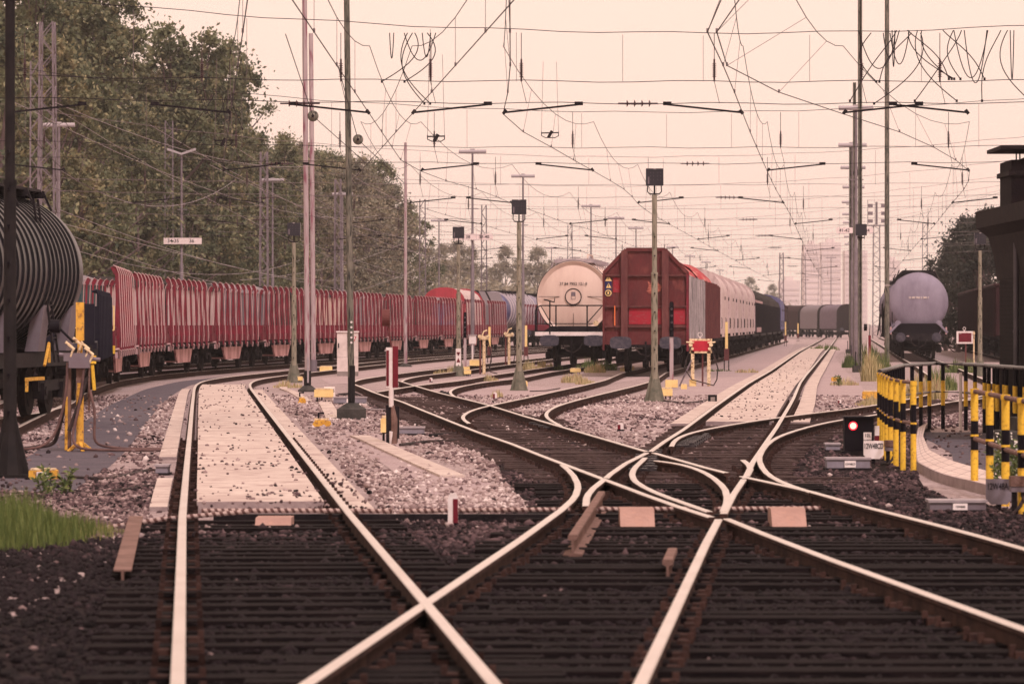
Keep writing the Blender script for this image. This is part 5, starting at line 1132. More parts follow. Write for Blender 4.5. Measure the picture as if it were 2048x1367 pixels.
# red/white marker post with counterweight
r = thing('marker_post', 'leaning rusty red and white marker post with a round weight on top', 'marker post', base(785, 888)); k = r.location.y / F
b = MB(); b.tube([(.02, 0, 0), (.03, 0, .38), (0, 0, .60)], [.05, .055, .03], 8); b.build('stem', M['rustysteel'], r)
b = MB(); b.box((-.05, .03, .30), (.10, .07, .62)); b.box((.07, .02, .34), (.07, .06, .5)); b.build('bracket', M['darksteel'], r)
b = MB(); b.tube([(-.02, 0, .58), (-.02, 0, .88)], .038, 10); b.tube([(-.02, -.0, .0), (-.02, -.03, .2)], .03, 8); b.build('collar', M['white'], r)
b = MB(); b.box((-.035, 0, 1.19), (.13, .03, .62)); bd = b.build('board', M['white'], r); b = MB(); b.box((-.075, -.018, 1.18), (.04, .012, .55)); b.box((.045, -.018, 1.2), (.085, .02, .64)); b.build('red_stripe', M['darkred'], bd)
b = MB(); b.tube([(-.02, 0, 1.5), (-.06, 0, 1.85)], .012, 6); b.disc((-.10, 0, 1.96), .13, .12, 'x', 20); b.build('weight', M['postrust'], r)
# yellow boxes
def box_yellow(x, y, w, h, label, m=M['paleyellow'], legs=True, plate=None, name='junction_box', dark=None):
    r = thing(name, label, 'junction box', base(x, y), rz_(), 'yellow junction boxes'); k = r.location.y / F; W = w * k; H = h * k
    zb = .5 * H if legs else 0.0
    b = MB(); b.prism([(-W / 2, zb), (W / 2, zb), (W / 2, zb + H * .75), (W / 2 - .02, zb + H * .8), (-W / 2 + .02, zb + H * .8), (-W / 2, zb + H * .75)], -.09, .12); q = b.build('housing', m, r)
    b = MB(); b.box((0, .0, zb + H * .86), (W * .86, .19, H * .14)); b.build('lid', M['creamyellow'], q)
    if legs:
        for s in (-1, 1): b = MB(); b.box((s * W * .36, .02, zb / 2), (.035, .05, zb)); b.build('leg', M['darksteel'], r)
        for s in (-.12, .1): b = MB(); b.tube([(W * s, .05, zb), (W * s, .04, 0)], .02, 6); b.build('cable', M['rubber'], r)
    if plate: b = MB(); b.box((0, -.10, zb + H * .42), (W * .42, .012, H * .5)); o = b.build('label_plate', M['white'], q); lettering(plate, H * .26, M['ink'], o, (0, -.112, zb + H * .42))
    return r
BX = [(652, 748, 25, 12, 'small yellow box on legs left of the white cabinet'), (648, 803, 38, 19, 'yellow box on legs in front of the 12W55 plate'), (780, 882, 36, 36, 'tall yellow box behind the leaning marker post'), (951, 738, 24, 14, 'yellow box beside the pump stands on the empty track'), (1151, 748, 21, 9, 'pale yellow box in the grass in front of the cream tank wagon'), (1328, 800, 34, 18, 'yellow box at the foot of the tallest loudspeaker post'), (1046, 778, 18, 12, 'cream topped box at the foot of the blue-black loudspeaker post'), (598, 765, 14, 9, 'little yellow box by the slim loudspeaker post'), (1742, 806, 34, 18, 'orange-yellow box on a stand left of the bollard fence'), (935, 752, 14, 9, 'cream box at the foot of the red-triangle post')]
for x, y, w, h, lb in BX: box_yellow(x, y, w, h, lb, M['ochre'] if 'orange' in lb else M['paleyellow'])
box_yellow(87, 958, 56, 24, 'long ochre box with a white label beside the dark left post', M['ochre'], False, '12W51')
box_yellow(1672, 762, 18, 10, 'orange-yellow box with black plants on top, right of the straight track', M['ochre'], False)
box_yellow(1368, 778, 12, 12, 'small yellow box at the foot of the red board frame', M['paleyellow'], False)
for (x, y, w, lb) in ((643, 853, 42, 'low ochre block with a black handle below the 12W55 box'), (604, 806, 16, 'small ochre lump at the end of the light concrete strip')):
    r = thing('cable_block', lb, 'cable block', base(x, y)); k = r.location.y / F; W = w * k; b = MB(); b.prism([(-W / 2, 0), (W / 2, 0), (W * .42, .10), (W * .1, .13), (-W * .3, .12)], -.1, .1); b.build('block', M['ochre'], r); b = MB(); b.box((0, 0, .14), (W * .7, .14, .03)); b.build('lid', M['creamyellow'], r); b = MB(); b.tube([(-.05, -.05, .1), (-.05, -.05, .25), (.05, -.05, .25)], .02, 6); b.build('handle', M['black'], r)
# concrete cable ducts
def duct(pts, w, label, m=M['slab']):
    Q = smooth([G(*p) for p in pts], .6); A = offset(Q, -w / 2); Bq = offset(Q, w / 2); r = thing('cable_duct', label, 'cable duct', (*Q[0], GZ)); b = MB(); lx, ly = Q[0]; n = len(Q)
    b.v = [(x - lx, y - ly, .035) for x, y in A] + [(x - lx, y - ly, .035) for x, y in Bq] + [(x - lx, y - ly, -.05) for x, y in A] + [(x - lx, y - ly, -.05) for x, y in Bq]
    b.f = [(i, n + i, n + i + 1, i + 1) for i in range(n - 1)] + [(i, i + 1, 2 * n + i + 1, 2 * n + i) for i in range(n - 1)] + [(n + i, 3 * n + i, 3 * n + i + 1, n + i + 1) for i in range(n - 1)] + [(0, 2 * n, 3 * n, n)]; b.m = [0] * len(b.f)
    b.build('duct_lid', m, r)
duct([(905, 955), (870, 940), (790, 905), (735, 880), (718, 874)], .30, 'pale concrete duct lids running diagonally in the centre-left ballast')
duct([(667, 838), (655, 815), (650, 806)], .30, 'pale concrete duct lids below the 12W55 box')
duct([(615, 803), (585, 785), (566, 778), (570, 770)], .22, 'bent pale concrete strip near the pale twin poles')
# point machines (grey boxes) and number plates
def point_machine(x, y, w, h, label, txt=None, dark=False, ladder_=True):
    r = thing('point_machine', label, 'point machine', base(x, y), rz_() * .4, 'grey point machines'); k = r.location.y / F; W, H = w * k, h * k
    b = MB(); b.box((0, .15, H / 2), (W, .30, H * .9)); q = b.build('housing', M['boxgrey'] if not dark else M['greymetal'], r)
    b = MB(); b.box((0, .15, H * .97), (W + .03, .34, .025)); b.build('lid', M['galv'], q)
    b = MB(); b.box((0, .15, .015), (W + .05, .36, .03)); b.build('base_plate', M['darksteel'], r)
    if txt: b = MB(); b.box((.02, -.012, H * .52), (W * .26, .02, H * .55)); o = b.build('label_plate', M['plate'], q); lettering(txt, H * .25, M['ink'], o, (.02, -.024, H * .52), xs=.75)
    return r
point_machine(1697, 940, 86, 24, 'grey point machine labelled 12W48CD below its white plate', '12W48CD')
point_machine(1916, 1025, 112, 24, 'dark grey point machine labelled 12W48AB in the lower right', '12W48AB', True)
point_machine(1666, 903, 28, 16, 'small grey box left of the red signal lamp')
point_machine(700, 808, 66, 14, 'grey point machine right of the 12W55 box', '12W55')
point_machine(822, 870, 52, 16, 'grey point machine with a pale left half behind the leaning marker post')
point_machine(323, 950, 24, 20, 'rusty cable box clamped beside the left rail')
def number_plate(x, y0, y1, w, txt, label, m=M['plate'], base_y=None, size=.52, shield=True):
    D = base(x, base_y)[1]; k = D / F; W = w * k; z1 = EYE + (HOR - y0) * k - GZ; z0 = EYE + (HOR - y1) * k - GZ
    r = thing('number_plate', label, 'number plate', (at(x, D), D, GZ)); ch = W * .2
    p = [(-W / 2, z1), (W / 2, z1), (W / 2, z0 + ch), (W / 2 - ch, z0), (-W / 2 + ch, z0), (-W / 2, z0 + ch)] if shield else [(-W / 2, z1), (W / 2, z1), (W / 2, z0), (-W / 2, z0)]
    b = MB(); b.prism(p, -.015, .0); b.build('plate', m, r); b = MB(); b.box((0, .02, z1 * .48), (.05, .03, z1 * .9)); b.build('post', M['darksteel'], r)
    lines = txt.split('|')
    for i, t in enumerate(lines):
        s = (z1 - z0) * size * (.75 if len(lines) > 1 and i else 1); lettering(t, s, M['ink'], r, (0, -.02, z1 - (z1 - z0) * (.30 if len(lines) == 1 else .30 + .50 * i)), xs=W * .92 / (max(len(t), 2) * s * .60))
    return r
number_plate(1747, 881, 917, 40, '12W48CD', 'white shield plate reading 12W48CD by the yellow bollards', base_y=928, size=.42)
number_plate(1735, 864, 885, 16, '12L|W50X', 'small white plate reading 12L beside the red signal lamp', base_y=918, shield=False, size=.42)
number_plate(1998, 957, 1008, 53, '12W48AB', 'grey shield plate reading 12W48AB in the lower right corner', M['dullplate'], base_y=1022, size=.36)
number_plate(659, 773, 800, 22, '12W55', 'white plate reading 12W55 above the yellow box', base_y=803, size=.34)
number_plate(1799, 735, 760, 10, '12W', 'tiny white plate behind the yellow bollard fence', base_y=800, shield=False, size=.5)
# connector boxes with brown lids beside the plates
for x, y, w, h, by, lb in ((1781, 880, 22, 13, 932, 'brown-lidded connector box with hoses beside the 12W48CD plate'), (2036, 952, 30, 20, 1030, 'brown-lidded connector box at the right edge beside the 12W48AB plate')):
    D = base(x, by)[1]; k = D / F; z = EYE + (HOR - y) * k - GZ; r = thing('connector_box', lb, 'connector box', (at(x, D), D, GZ)); W, H = w * k, h * k
    b = MB(); b.box((0, .05, z - H / 2), (W, .16, H)); b.build('lid', M['rustysteel'], r); b = MB(); b.box((0, .05, z - H - .03), (W * .95, .14, .05)); b.build('housing', M['greymetal'], r); b = MB(); b.box((-W * .2, .05, (z - H) / 2), (.05, .05, z - H)); b.build('post', M['darksteel'], r)
    b = MB(); b.tube([(W * .4, .05, z - H), (W * .5, .03, z * .5), (W * .1, 0, .08), (-W * .3, -.05, .03), (-W * .9, 0, .03)], .018, 6); b.tube([(W * .3, .05, z - H), (W * .3, .03, z * .5), (W * .6, -.1, .05), (W * 1.6, -.1, .03)], .015, 6); b.build('hose', M['rubber'], r)
# red signal lamp (dwarf signal)
D = base(1710, 910)[1]; k = D / F; r = thing('dwarf_signal', 'low black dwarf signal showing a red light', 'signal', (at(1718, D), D, GZ))
W = 58 * k; H = 72 * k; b = MB(); b.box((0, .1, H / 2 + .02), (W, .22, H)); h = b.build('signal_box', M['black'], r); b = MB(); b.box((0, .08, H + .03), (W + .04, .3, .02)); b.build('hood', M['black'], h)
z = EYE + (HOR - 851) * k - GZ; xo = at(1706, D) - at(1718, D)
b = MB(); b.disc((xo, -.014, z), .062, .012, 'y', 28); b.build('red_ring', M['redlens'], h); b = MB(); b.disc((xo, -.024, z), .046, .012, 'y', 28); b.build('signal_lamp', M['redglow'], h)
b = MB(); b.box((0, .1, .03), (W + .1, .3, .06)); b.build('base_plate', M['darksteel'], r)
r = thing('marker_post', 'short white-over-dark-red post behind the 12L plate', 'marker post', base(1754, 905)); k = r.location.y / F; b = MB(); b.box((0, 0, .32), (.065, .04, .14)); b.build('cap', M['white'], r); b = MB(); b.box((0, 0, .12), (.064, .04, .26)); b.build('post', M['darkred'], r)
# clearance marker stones
def stone_marker(x, y, w, h, label):
    r = thing('track_marker', label, 'track marker', base(x, y), 0, 'little red and white track markers'); k = r.location.y / F; W, H = w * k, h * k
    b = MB(); pr = [(-W / 2, 0), (W / 2, 0), (W / 2, H * .85), (W * .3, H), (-W * .3, H), (-W / 2, H * .85)]; b.prism(pr, -W * .4, W * .4); b.build('block', M['white'], r); b = MB(); b.prism([(.0, H * .05), (W * .5, H * .05), (W * .5, H * .84), (0, H * .84)] if x == 906 else [(-W * .5, 0), (-W * .02, 0), (-W * .02, H * .8), (-W * .5, H * .8)], -W * .4 - .006, -W * .4); b.build('red_face', M['darkred'], r); b = MB(); b.box((0, 0, .01), (W * 1.15, W, .05)); b.build('foot', M['black'], r)
stone_marker(906, 1052, 20, 66, 'white stone marker with a dark red side in front of the ribbed hose'); stone_marker(1241, 862, 12, 17, 'small red and white marker in the ballast triangle'); stone_marker(990, 799, 8, 15, 'small red marker in front of the blue-black loudspeaker post'); stone_marker(1679, 809, 7, 11, 'tiny red and white marker right of the straight track'); stone_marker(862, 764, 6, 9, 'tiny pale marker near the small far switch')
# red boards on frames
def red_board(x0, x1, y0, y1, by, label, m, tr):
    D = base((x0 + x1) / 2, by)[1]; k = D / F; W = (x1 - x0) * k; z0 = EYE + (HOR - y1) * k - GZ; z1 = EYE + (HOR - y0) * k - GZ
    r = thing('red_board', label, 'signal board', (at((x0 + x1) / 2, D), D, GZ))
    b = MB(); b.box((0, 0, (z0 + z1) / 2), (W, .04, z1 - z0)); o = b.build('board_frame', M['creamyellow'] if not tr else M['white'], r); b = MB(); b.box((.01, -.023, (z0 + z1) / 2), (W * .78, .01, (z1 - z0) * .72)); b.build('red_field', m, o)
    b = MB(); b.lathe_y([(-.01, .055), (-.01, .075), (.01, .075), (.01, .055)], 24, -.02, z1 + .12, cap=False); b.box((-.02, 0, z1 + .03), (.04, .03, .07)); b.build('ring', M['white'], r)
    return r, W, z0, z1
r, W, z0, z1 = red_board(1379, 1424, 677, 706, 772, 'red board in a pale frame with hoses, right of the red end wall', M['signred'], False)
for s, H in ((-1, z0 + .12), (1, z0 + .05)): b = MB(); b.box((s * W * .36, .02, H / 2), (.10, .08, H)); b.build('leg', M['creamyellow'], r)
b = MB(); b.box((.06, .1, z0 / 2), (.05, .05, z0 + .1)); b.build('leg', M['postrust'], r); b = MB(); b.box((-W * .36, -.05, .1), (.20, .2, .2)); b.build('foot_box', M['paleyellow'], r)
for s in (-1, 1):
    b = MB(); b.disc((s * W * .45, -.06, z1 - .18), .06, .08, 'y', 10); b.disc((s * W * .38, -.06, z1 - .30), .045, .08, 'y', 10); b.tube([(s * W * .3, -.08, z1 - .12), (s * W * .65, -.08, z1 - .1)], .025, 6); b.build('valve', M['creamyellow'], r)
    b = MB(); b.tube([(s * W * .42, -.08, z1 - .2), (s * (W * .55), -.12, z0), (s * W * .75, -.15, z0 * .55), (s * W * .55 + .1, -.2, .2), (W * .55, -.25, .03)], .018, 6); b.build('hose', M['rubber'], r)
b = MB(); b.tube([(-W * .4, 0, z0 - .2), (-W * .95, 0, 0)], .025, 6); b.build('strut', M['greymetal'], r)
r, W, z0, z1 = red_board(1913, 1946, 662, 687, 728, 'dark red board with a white border in front of the dark maroon wagon', M['darkred'], True)
b = MB(); b.box((.05, .02, z0 / 2), (.06, .05, z0)); b.build('leg', M['postrust'], r); lettering('13', .08, M['white'], r, (-W * .28, -.04, z1 - .1)); b = MB(); b.tube([(W * .55, 0, 0), (W * .55, 0, z1)], .035, 8); b.disc((W * .55, -.05, z1 - .1), .05, .06, 'y', 10); b.build('valve_post', M['creamyellow'], r)
# pump / hose stands
def hose_stand(x, y, H, label, big=False, m=M['creamyellow']):
    r = thing('hose_stand', label, 'hose stand', base(x, y), 0); k = r.location.y / F
    s = 1.0 if big else .9
    if big:
        b = MB(); b.tube([(0, 0, .05), (0, 0, 1.0)], .055, 12); b.box((.0, 0, 1.9), (.115, .07, .56)); b.box((0, 0, 1.32), (.07, .05, .7)); b.build('post', M['ochre'], r)
        b = MB(); b.box((0, 0, 1.15), (.10, .08, .5)); b.tube([(-.17, .02, .0), (-.17, .02, 1.25)], .04, 8); b.tube([(.13, .02, .6), (.13, .02, 1.3)], .018, 6); b.build('side_pipe', M['rustysteel'], r)
        b = MB(); b.tube([(-.20, 0, .02), (-.195, 0, .8)], .026, 8); b.build('pipe', M['ochre'], r)
        for a in range(5): b = MB(); q = a * 1.256; b.bar((0, 0, .16), (math.cos(q) * .2, math.sin(q) * .2, .0), .05, .03); b.build('foot', M['ochre'], r)
        b = MB(); b.box((-.02, -.02, 1.38), (.42, .16, .12)); b.box((.0, -.06, 1.27), (.30, .18, .10)); b.tube([(-.30, -.05, 1.42), (.30, -.05, 1.34)], .03, 8); b.build('valve_block', M['greymetal'], r)
        for q, (px_, pz) in enumerate(((-.13, 1.50), (-.02, 1.56), (.09, 1.50), (.15, 1.42))): b = MB(); b.tube([(px_, -.08, pz - .12), (px_ + .05, -.1, pz), (px_ - .07, -.1, pz + .1)], .022, 6); b.build('valve_lever', M['creamyellow'], r)
        b = MB(); b.disc((-.36, 0, 1.83), .10, .14, 'x', 18); b.tube([(-.3, 0, 1.8), (-.1, 0, 1.6)], .02, 6); b.build('weight', M['black'], r)
        for pts, mm in (([(-.17, -.1, 1.3), (-.19, -.12, .8), (-.33, -.15, .25), (-.5, -.3, .05), (-1.2, -.1, .03), (-1.45, .4, .03), (-.9, .6, .03)], 'brownhose'), ([(.08, -.1, 1.3), (.0, -.14, .6), (-.12, -.16, .2), (-.05, -.3, .04), (.5, -.45, .03), (1.25, -.45, .03), (1.35, -.3, .03), (.9, -.15, .03)], 'brownhose'), ([(.15, -.05, .9), (.24, -.1, .55), (.2, -.1, .1), (.6, .2, .03), (1.9, .1, .03)], 'brownhose'), ([(-.2, .0, 1.1), (-.24, 0, .6), (-.38, .1, .1), (-.9, .2, .02)], 'rubber'), ([(.1, .0, 1.1), (.0, -.1, .7), (-.15, -.1, .3)], 'rubber')):
            b = MB(); Q = smooth3(pts); b.tube(Q, .020 if mm == 'brownhose' else .03, 8); b.build('hose', M[mm], r)
    else:
        b = MB(); b.tube([(0, 0, 0), (0, 0, H)], .06, 10); b.build('post', m, r)
        b = MB(); b.box((0, -.02, H), (.36, .14, .14)); b.disc((-.16, -.08, H + .06), .07, .1, 'y', 10); b.disc((.14, -.08, H + .04), .07, .1, 'y', 10); b.tube([(-.1, -.05, H), (0, -.05, H + .25), (.12, -.05, H + .28)], .03, 6); b.build('valve_block', m, r)
        b = MB(); b.tube([(-.14, 0, 0), (-.14, 0, H)], .035, 8); b.build('side_pipe', M['postrust'], r)
        b = MB(); b.tube(smooth3([(.14, -.05, H - .05), (.28, -.05, H * .5), (.18, -.05, .1), (.5, -.1, .03)]), .02, 6); b.build('hose', M['rubber'], r)
    return r
def smooth3(pts, n=40):
    P = np.array(pts, float); d = np.r_[0, np.cumsum(np.linalg.norm(np.diff(P, axis=0), axis=1))]; s = np.linspace(0, d[-1], n); Q = np.stack([np.interp(s, d, P[:, i]) for i in range(3)], 1)
    for _ in range(6): Q[1:-1] = (Q[:-2] + Q[1:-1] * 2 + Q[2:]) / 4
    return [tuple(q) for q in Q]
hose_stand(160, 902, 2.0, 'tall yellow hose stand with valves and looping brown hoses', True)
hose_stand(968, 748, 1.35, 'pale yellow hose stand right of the red-triangle post', m=M['creamyellow']); hose_stand(1018, 735, 1.4, 'pale hose stand just left of the blue-black loudspeaker post')
r = thing('cable_post', 'white box on a post in front of the far stake wagons', 'cable post', base(945, 735)); b = MB(); b.box((0, 0, .5), (.07, .05, 1.0)); b.build('post', M['white'], r); b = MB(); b.box((0, 0, 1.2), (.30, .14, .36)); b.build('box', M['white'], r); b = MB(); b.box((0, 0, 1.40), (.38, .2, .03)); b.build('roof', M['galv'], r)
# yellow topped marker posts
def tall_marker(x, y, y1, label, m=M['paleyellow']):
    r = thing('yellow_marker_post', label, 'marker post', base(x, y), 0, 'yellow-topped marker posts between the tracks'); k = r.location.y / F; H = (y - y1) * k
    b = MB(); b.box((0, 0, H * .72), (.11, .08, H * .55)); b.build('marker_board', m, r); b = MB(); b.box((0, 0, H * .33), (.20, .12, H * .24)); b.build('post_box', M['postrust'], r)
    for s in (-1, 1): b = MB(); b.box((s * .09, 0, H * .11), (.04, .05, H * .22)); b.build('leg', M['darksteel'], r)
for x, y, y1, lb in ((1453, 741, 643, 'yellow-topped post beside the hood wagons, right of the red board'), (1571, 692, 643, 'small yellow-topped post at the end of the middle train'), (1596, 683, 646, 'small yellow-topped post just left of the far hood wagons'), (1616, 676, 645, 'smallest yellow-topped post by the far hood wagons'), (979, 725, 653, 'yellow-topped post in front of the dark angular box wagon'), (1052, 728, 650, 'black-and-yellow topped post right of the blue-black loudspeaker post')): tall_marker(x, y, y1, lb)
# red semaphore-like post on the right
r = thing('marker_post', 'thin dark red post with a round weight left of the plain green pole', 'marker post', base(1739, 755)); b = MB(); b.tube([(0, 0, 0), (0, 0, .55)], .07, 8); b.build('sleeve', M['darkred'], r); b = MB(); b.box((0, 0, 1.0), (.09, .05, .95)); b.build('board', M['darkred'], r); b = MB(); b.box((-.06, 0, 1.0), (.03, .04, .9)); b.build('white_edge', M['white'], r); b = MB(); b.tube([(0, 0, 1.45), (.02, 0, 1.85), (-.08, 0, 1.85)], .012, 6); b.disc((-.14, 0, 1.75), .12, .1, 'x', 16); b.build('weight', M['black'], r)
# cables on the ground
def cable(pts, rad, m, label):
    Q = [(*G(x, y), GZ + .03) for x, y in pts]; o0 = Q[0]; Q = smooth3([(x - o0[0], y - o0[1], 0) for x, y, z in Q]); b = MB(); b.tube(Q, rad, 6); o = b.build('ground_cable', m, loc=o0); tag(o, label, 'cable', None)
cable([(140, 958), (210, 962), (250, 955), (300, 943), (325, 945)], .018, M['rubber'], 'black cable from the ochre box towards the left rail')
cable([(120, 990), (190, 990), (240, 984), (300, 975)], .014, M['rubber'], 'thin black cable in the ballast beside the grass clump')
cable([(800, 893), (850, 886), (900, 884), (950, 880), (965, 872)], .022, M['rubber'], 'black cable right of the leaning marker post')
cable([(860, 874), (900, 871), (930, 869)], .03, M['darksteel'], 'dark rod from the point machine towards the crossing track')
cable([(1325, 803), (1370, 808), (1400, 805), (1425, 800)], .02, M['rubber'], 'black cable at the foot of the tallest loudspeaker post')
cable([(1060, 784), (1090, 783), (1120, 778)], .016, M['rubber'], 'black cable by the blue-black loudspeaker post')
cable([(680, 822), (730, 820), (770, 822)], .02, M['galv'], 'grey rod lying in the ballast right of the green pole')
r = thing('rail_contact', 'black box clamped beside the straight track in the middle', 'rail contact', base(1425, 808)); b = MB(); b.box((0, 0, .12), (.20, .2, .2)); b.build('housing', M['darksteel'], r); b = MB(); b.box((0, -.11, .12), (.10, .02, .10)); b.build('cover', M['concrete'], r)
# ------------------------------------------------------------ bollards and railings
def ybollard(X, D, H, rad, label, bands, name='striped_bollard', tilt=0):
    r = thing(name, label, 'bollard', (X, D, GZ), random.uniform(0, 6), 'black and yellow bollards'); z = 0; b = MB()
    for i, (z1, m) in enumerate(bands): b.tube([(0, 0, z), (0, 0, z1 * H)], rad, 16, m=m); z = z1 * H
    b.build('tube', [M['yellow'], M['black']], r, smooth=40)
    b = MB(); b.tube([(0, 0, H - .045), (0, 0, H + .01)], rad * 1.18, 16); b.build('cap', M['yellow'], r)
    b = MB(); b.tube([(0, 0, H * .535), (0, 0, H * .555)], rad * 1.1, 16); b.build('clamp', M['yellow'], r)
bl = ['rightmost of the row', 'second from the right', 'third from the right', 'fourth from the right', 'fifth from the right', 'sixth from the right', 'seventh from the right', 'leftmost of the row']
bx = [(1827, 48.0), (1806, 48.9), (1792, 50.0), (1781, 51.2), (1774, 52.5), (1769, 53.7), (1764, 55), (1759, 56.4)]; tops = []
for k, (x, D) in enumerate(bx):
    X = at(x, D); ybollard(X, D, 1.14, .036, f'black and yellow bollard behind the 12W48CD plate, {bl[k]}', [(.43, 0), (.53, 1), (.57, 1), (.75, 1), (1, 0)]); tops.append((X, D))
def chainrail(pts, z, label, rad=.02):
    b = MB(); P = []; rs = []
    for (a, c) in zip(pts[:-1], pts[1:]):
        n = max(4, int(math.dist(a, c) / .035)); 
        for i in range(n): t = i / n; P.append((a[0] + (c[0] - a[0]) * t - pts[0][0], a[1] + (c[1] - a[1]) * t - pts[0][1], .0)); rs.append(rad * (1.15 if len(P) % 4 < 2 else .8))
    b.tube(P, rs, 8); o = b.build('twisted_rail', M['rustysteel'], loc=(pts[0][0], pts[0][1], z)); tag(o, label, 'railing bar', 'twisted bars joining the bollards')
chainrail(tops, GZ + 1.13, 'twisted top bar joining the bollards behind the 12W48CD plate'); chainrail(tops, GZ + .62, 'twisted lower bar joining the bollards behind the 12W48CD plate')
nb = [(1949, 43.0), (1979.5, 41.2), (2011, 39.3), (2044, 37.6)]; nt_ = []
for k, (x, D) in enumerate(nb):
    X = at(x, D); ybollard(X, D, .90 + .23, .042, ['near bollard standing on the pale pavers', 'near bollard, second from the left at the right edge', 'near bollard, third from the left at the right edge', 'rightmost near bollard, cut by the photo edge'][k], [(.35, 0), (.40, 0), (.69, 1), (1, 0)]); nt_.append((X, D))
nt_.append((5.2, 35.5)); chainrail(nt_, GZ + 1.11, 'twisted top bar of the near bollards at the right edge', .024); chainrail(nt_, GZ + .58, 'twisted lower bar of the near bollards at the right edge', .024)
# black tube railing behind
def tube_rail(pts, label, posts, z=1.0 + .16, m='darkmast'):
    r = thing('railing', label, 'railing', (*pts[0], GZ)); lx, ly = pts[0]
    b = MB(); b.tube([(x - lx, y - ly, z) for x, y in pts], .034, 10); b.build('top_rail', M['oily'], r); b = MB(); b.tube([(x - lx, y - ly, z - .5) for x, y in pts], .02, 8); b.build('lower_rail', M['oily'], r)
    Q = np.array(pts); d = np.r_[0, np.cumsum(np.hypot(*np.diff(Q, axis=0).T))]
    for s in np.arange(.05, d[-1], posts):
        X = np.interp(s, d, Q[:, 0]) - lx; Y = np.interp(s, d, Q[:, 1]) - ly; b = MB(); b.tube([(X, Y, 0), (X, Y, .42)], .035, 10, m=1); b.tube([(X, Y, .42), (X, Y, .86)], .036, 10, m=0); b.tube([(X, Y, .86), (X, Y, z)], .035, 10, m=1); b.build('post', [M['yellow'], M['black']], r)
tube_rail([(5.42, 56.6), (6.6, 65), (7.55, 68.5), (7.95, 67.5), (8.2, 62.5), (9.4, 62.0)], 'black tube railing with yellow-banded posts behind the bollard row', .95)
tube_rail([(8.0, 64.5), (8.25, 60), (9.6, 59)], 'second black tube railing in front of the brick building', .8)
r = thing('white_post', 'thin white post behind the black tube railing', 'post', base(1921, 862)); b = MB(); b.tube([(0, 0, 0), (0, 0, 1.02)], .028, 8); b.build('tube', M['white'], r)
r = thing('concrete_steps', 'dark concrete step block behind the paver path', 'steps', (8.15, 58, GZ)); b = MB(); b.box((0, 0, .12), (1.6, 1.5, .26)); b.build('lower_step', M['darkconcrete'], r); b = MB(); b.box((.2, .5, .34), (1.4, 1.2, .2)); b.build('upper_step', M['darkconcrete'], r)
# paver path with kerb
def spx(p): return smooth([G(*q) for q in p], .5, .15)
pin = spx([(1862, 852), (1836, 868), (1831, 900), (1834, 941), (1868, 960), (1901, 972), (1934, 979), (2060, 1012)]); pout = spx([(1866, 849), (1852, 862), (1846, 885), (1858, 915), (1901, 937), (1970, 958), (2060, 985)])
n = 60
def rsn(Q): d = np.r_[0, np.cumsum(np.hypot(*np.diff(Q, axis=0).T))]; s = np.linspace(0, d[-1], n); return np.c_[np.interp(s, d, Q[:, 0]), np.interp(s, d, Q[:, 1])]
A, Bq = rsn(pin), rsn(pout); z1 = GZ + .11
mb = MB(); mb.v = [(*a, z1) for a in A] + [(*q, z1) for q in Bq]; mb.f = [(i, n + i, n + i + 1, i + 1) for i in range(n - 1)]; mb.m = [0] * (n - 1); o = mb.build('pavement', M['paver']); o['kind'] = 'structure'
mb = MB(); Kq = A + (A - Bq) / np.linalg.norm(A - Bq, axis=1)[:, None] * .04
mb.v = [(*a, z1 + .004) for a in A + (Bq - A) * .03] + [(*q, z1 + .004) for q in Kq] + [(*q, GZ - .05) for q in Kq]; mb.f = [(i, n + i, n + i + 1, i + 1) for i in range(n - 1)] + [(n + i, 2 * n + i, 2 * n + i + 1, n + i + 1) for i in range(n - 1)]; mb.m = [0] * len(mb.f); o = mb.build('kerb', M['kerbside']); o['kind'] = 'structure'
mb = MB()
for i in range(2, n - 2, 2): mb.bar((*A[i], z1 + .000), (*Bq[i], z1 + .000), .005, .004)
for t in (.33, .66):
    C_ = A + (Bq - A) * t
    for i in range(n - 1): mb.bar((*C_[i], z1 + .000), (*C_[i + 1], z1 + .000), .005, .003)
o = mb.build('pavement_joints', M['kerbside']); o['kind'] = 'structure'
flat('asphalt_yard', [(5.6, 48.5), (6.0, 46.0), (5.7, 43), (6.2, 40.5), (9, 38), (14, 50), (14, 66), (6.9, 66), (6.6, 60), (6.3, 55)], GZ + .007, M['asphalt'])
# ------------------------------------------------------------ brick building
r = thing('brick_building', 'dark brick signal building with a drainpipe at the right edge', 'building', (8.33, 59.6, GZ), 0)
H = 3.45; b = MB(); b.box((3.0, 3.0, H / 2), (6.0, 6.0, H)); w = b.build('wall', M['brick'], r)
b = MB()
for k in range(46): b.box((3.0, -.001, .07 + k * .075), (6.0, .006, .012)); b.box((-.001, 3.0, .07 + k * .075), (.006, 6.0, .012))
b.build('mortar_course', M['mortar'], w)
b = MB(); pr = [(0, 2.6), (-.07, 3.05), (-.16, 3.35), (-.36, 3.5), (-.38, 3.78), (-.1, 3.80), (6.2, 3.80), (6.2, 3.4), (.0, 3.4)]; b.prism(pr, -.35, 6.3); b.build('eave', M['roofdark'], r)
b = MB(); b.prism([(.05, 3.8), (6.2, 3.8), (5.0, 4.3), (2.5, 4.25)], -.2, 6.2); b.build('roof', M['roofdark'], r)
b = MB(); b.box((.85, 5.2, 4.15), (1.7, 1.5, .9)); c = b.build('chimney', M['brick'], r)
b = MB(); b.box((.85, 5.2, 4.38), (1.8, 1.6, .08)); b.build('chimney_collar', M['roofdark'], c); b = MB(); b.prism([(.15, 4.60), (1.5, 4.60), (1.2, 4.70), (.4, 4.70)], 4.6, 5.8); b.build('chimney_cone', M['roofdark'], c)
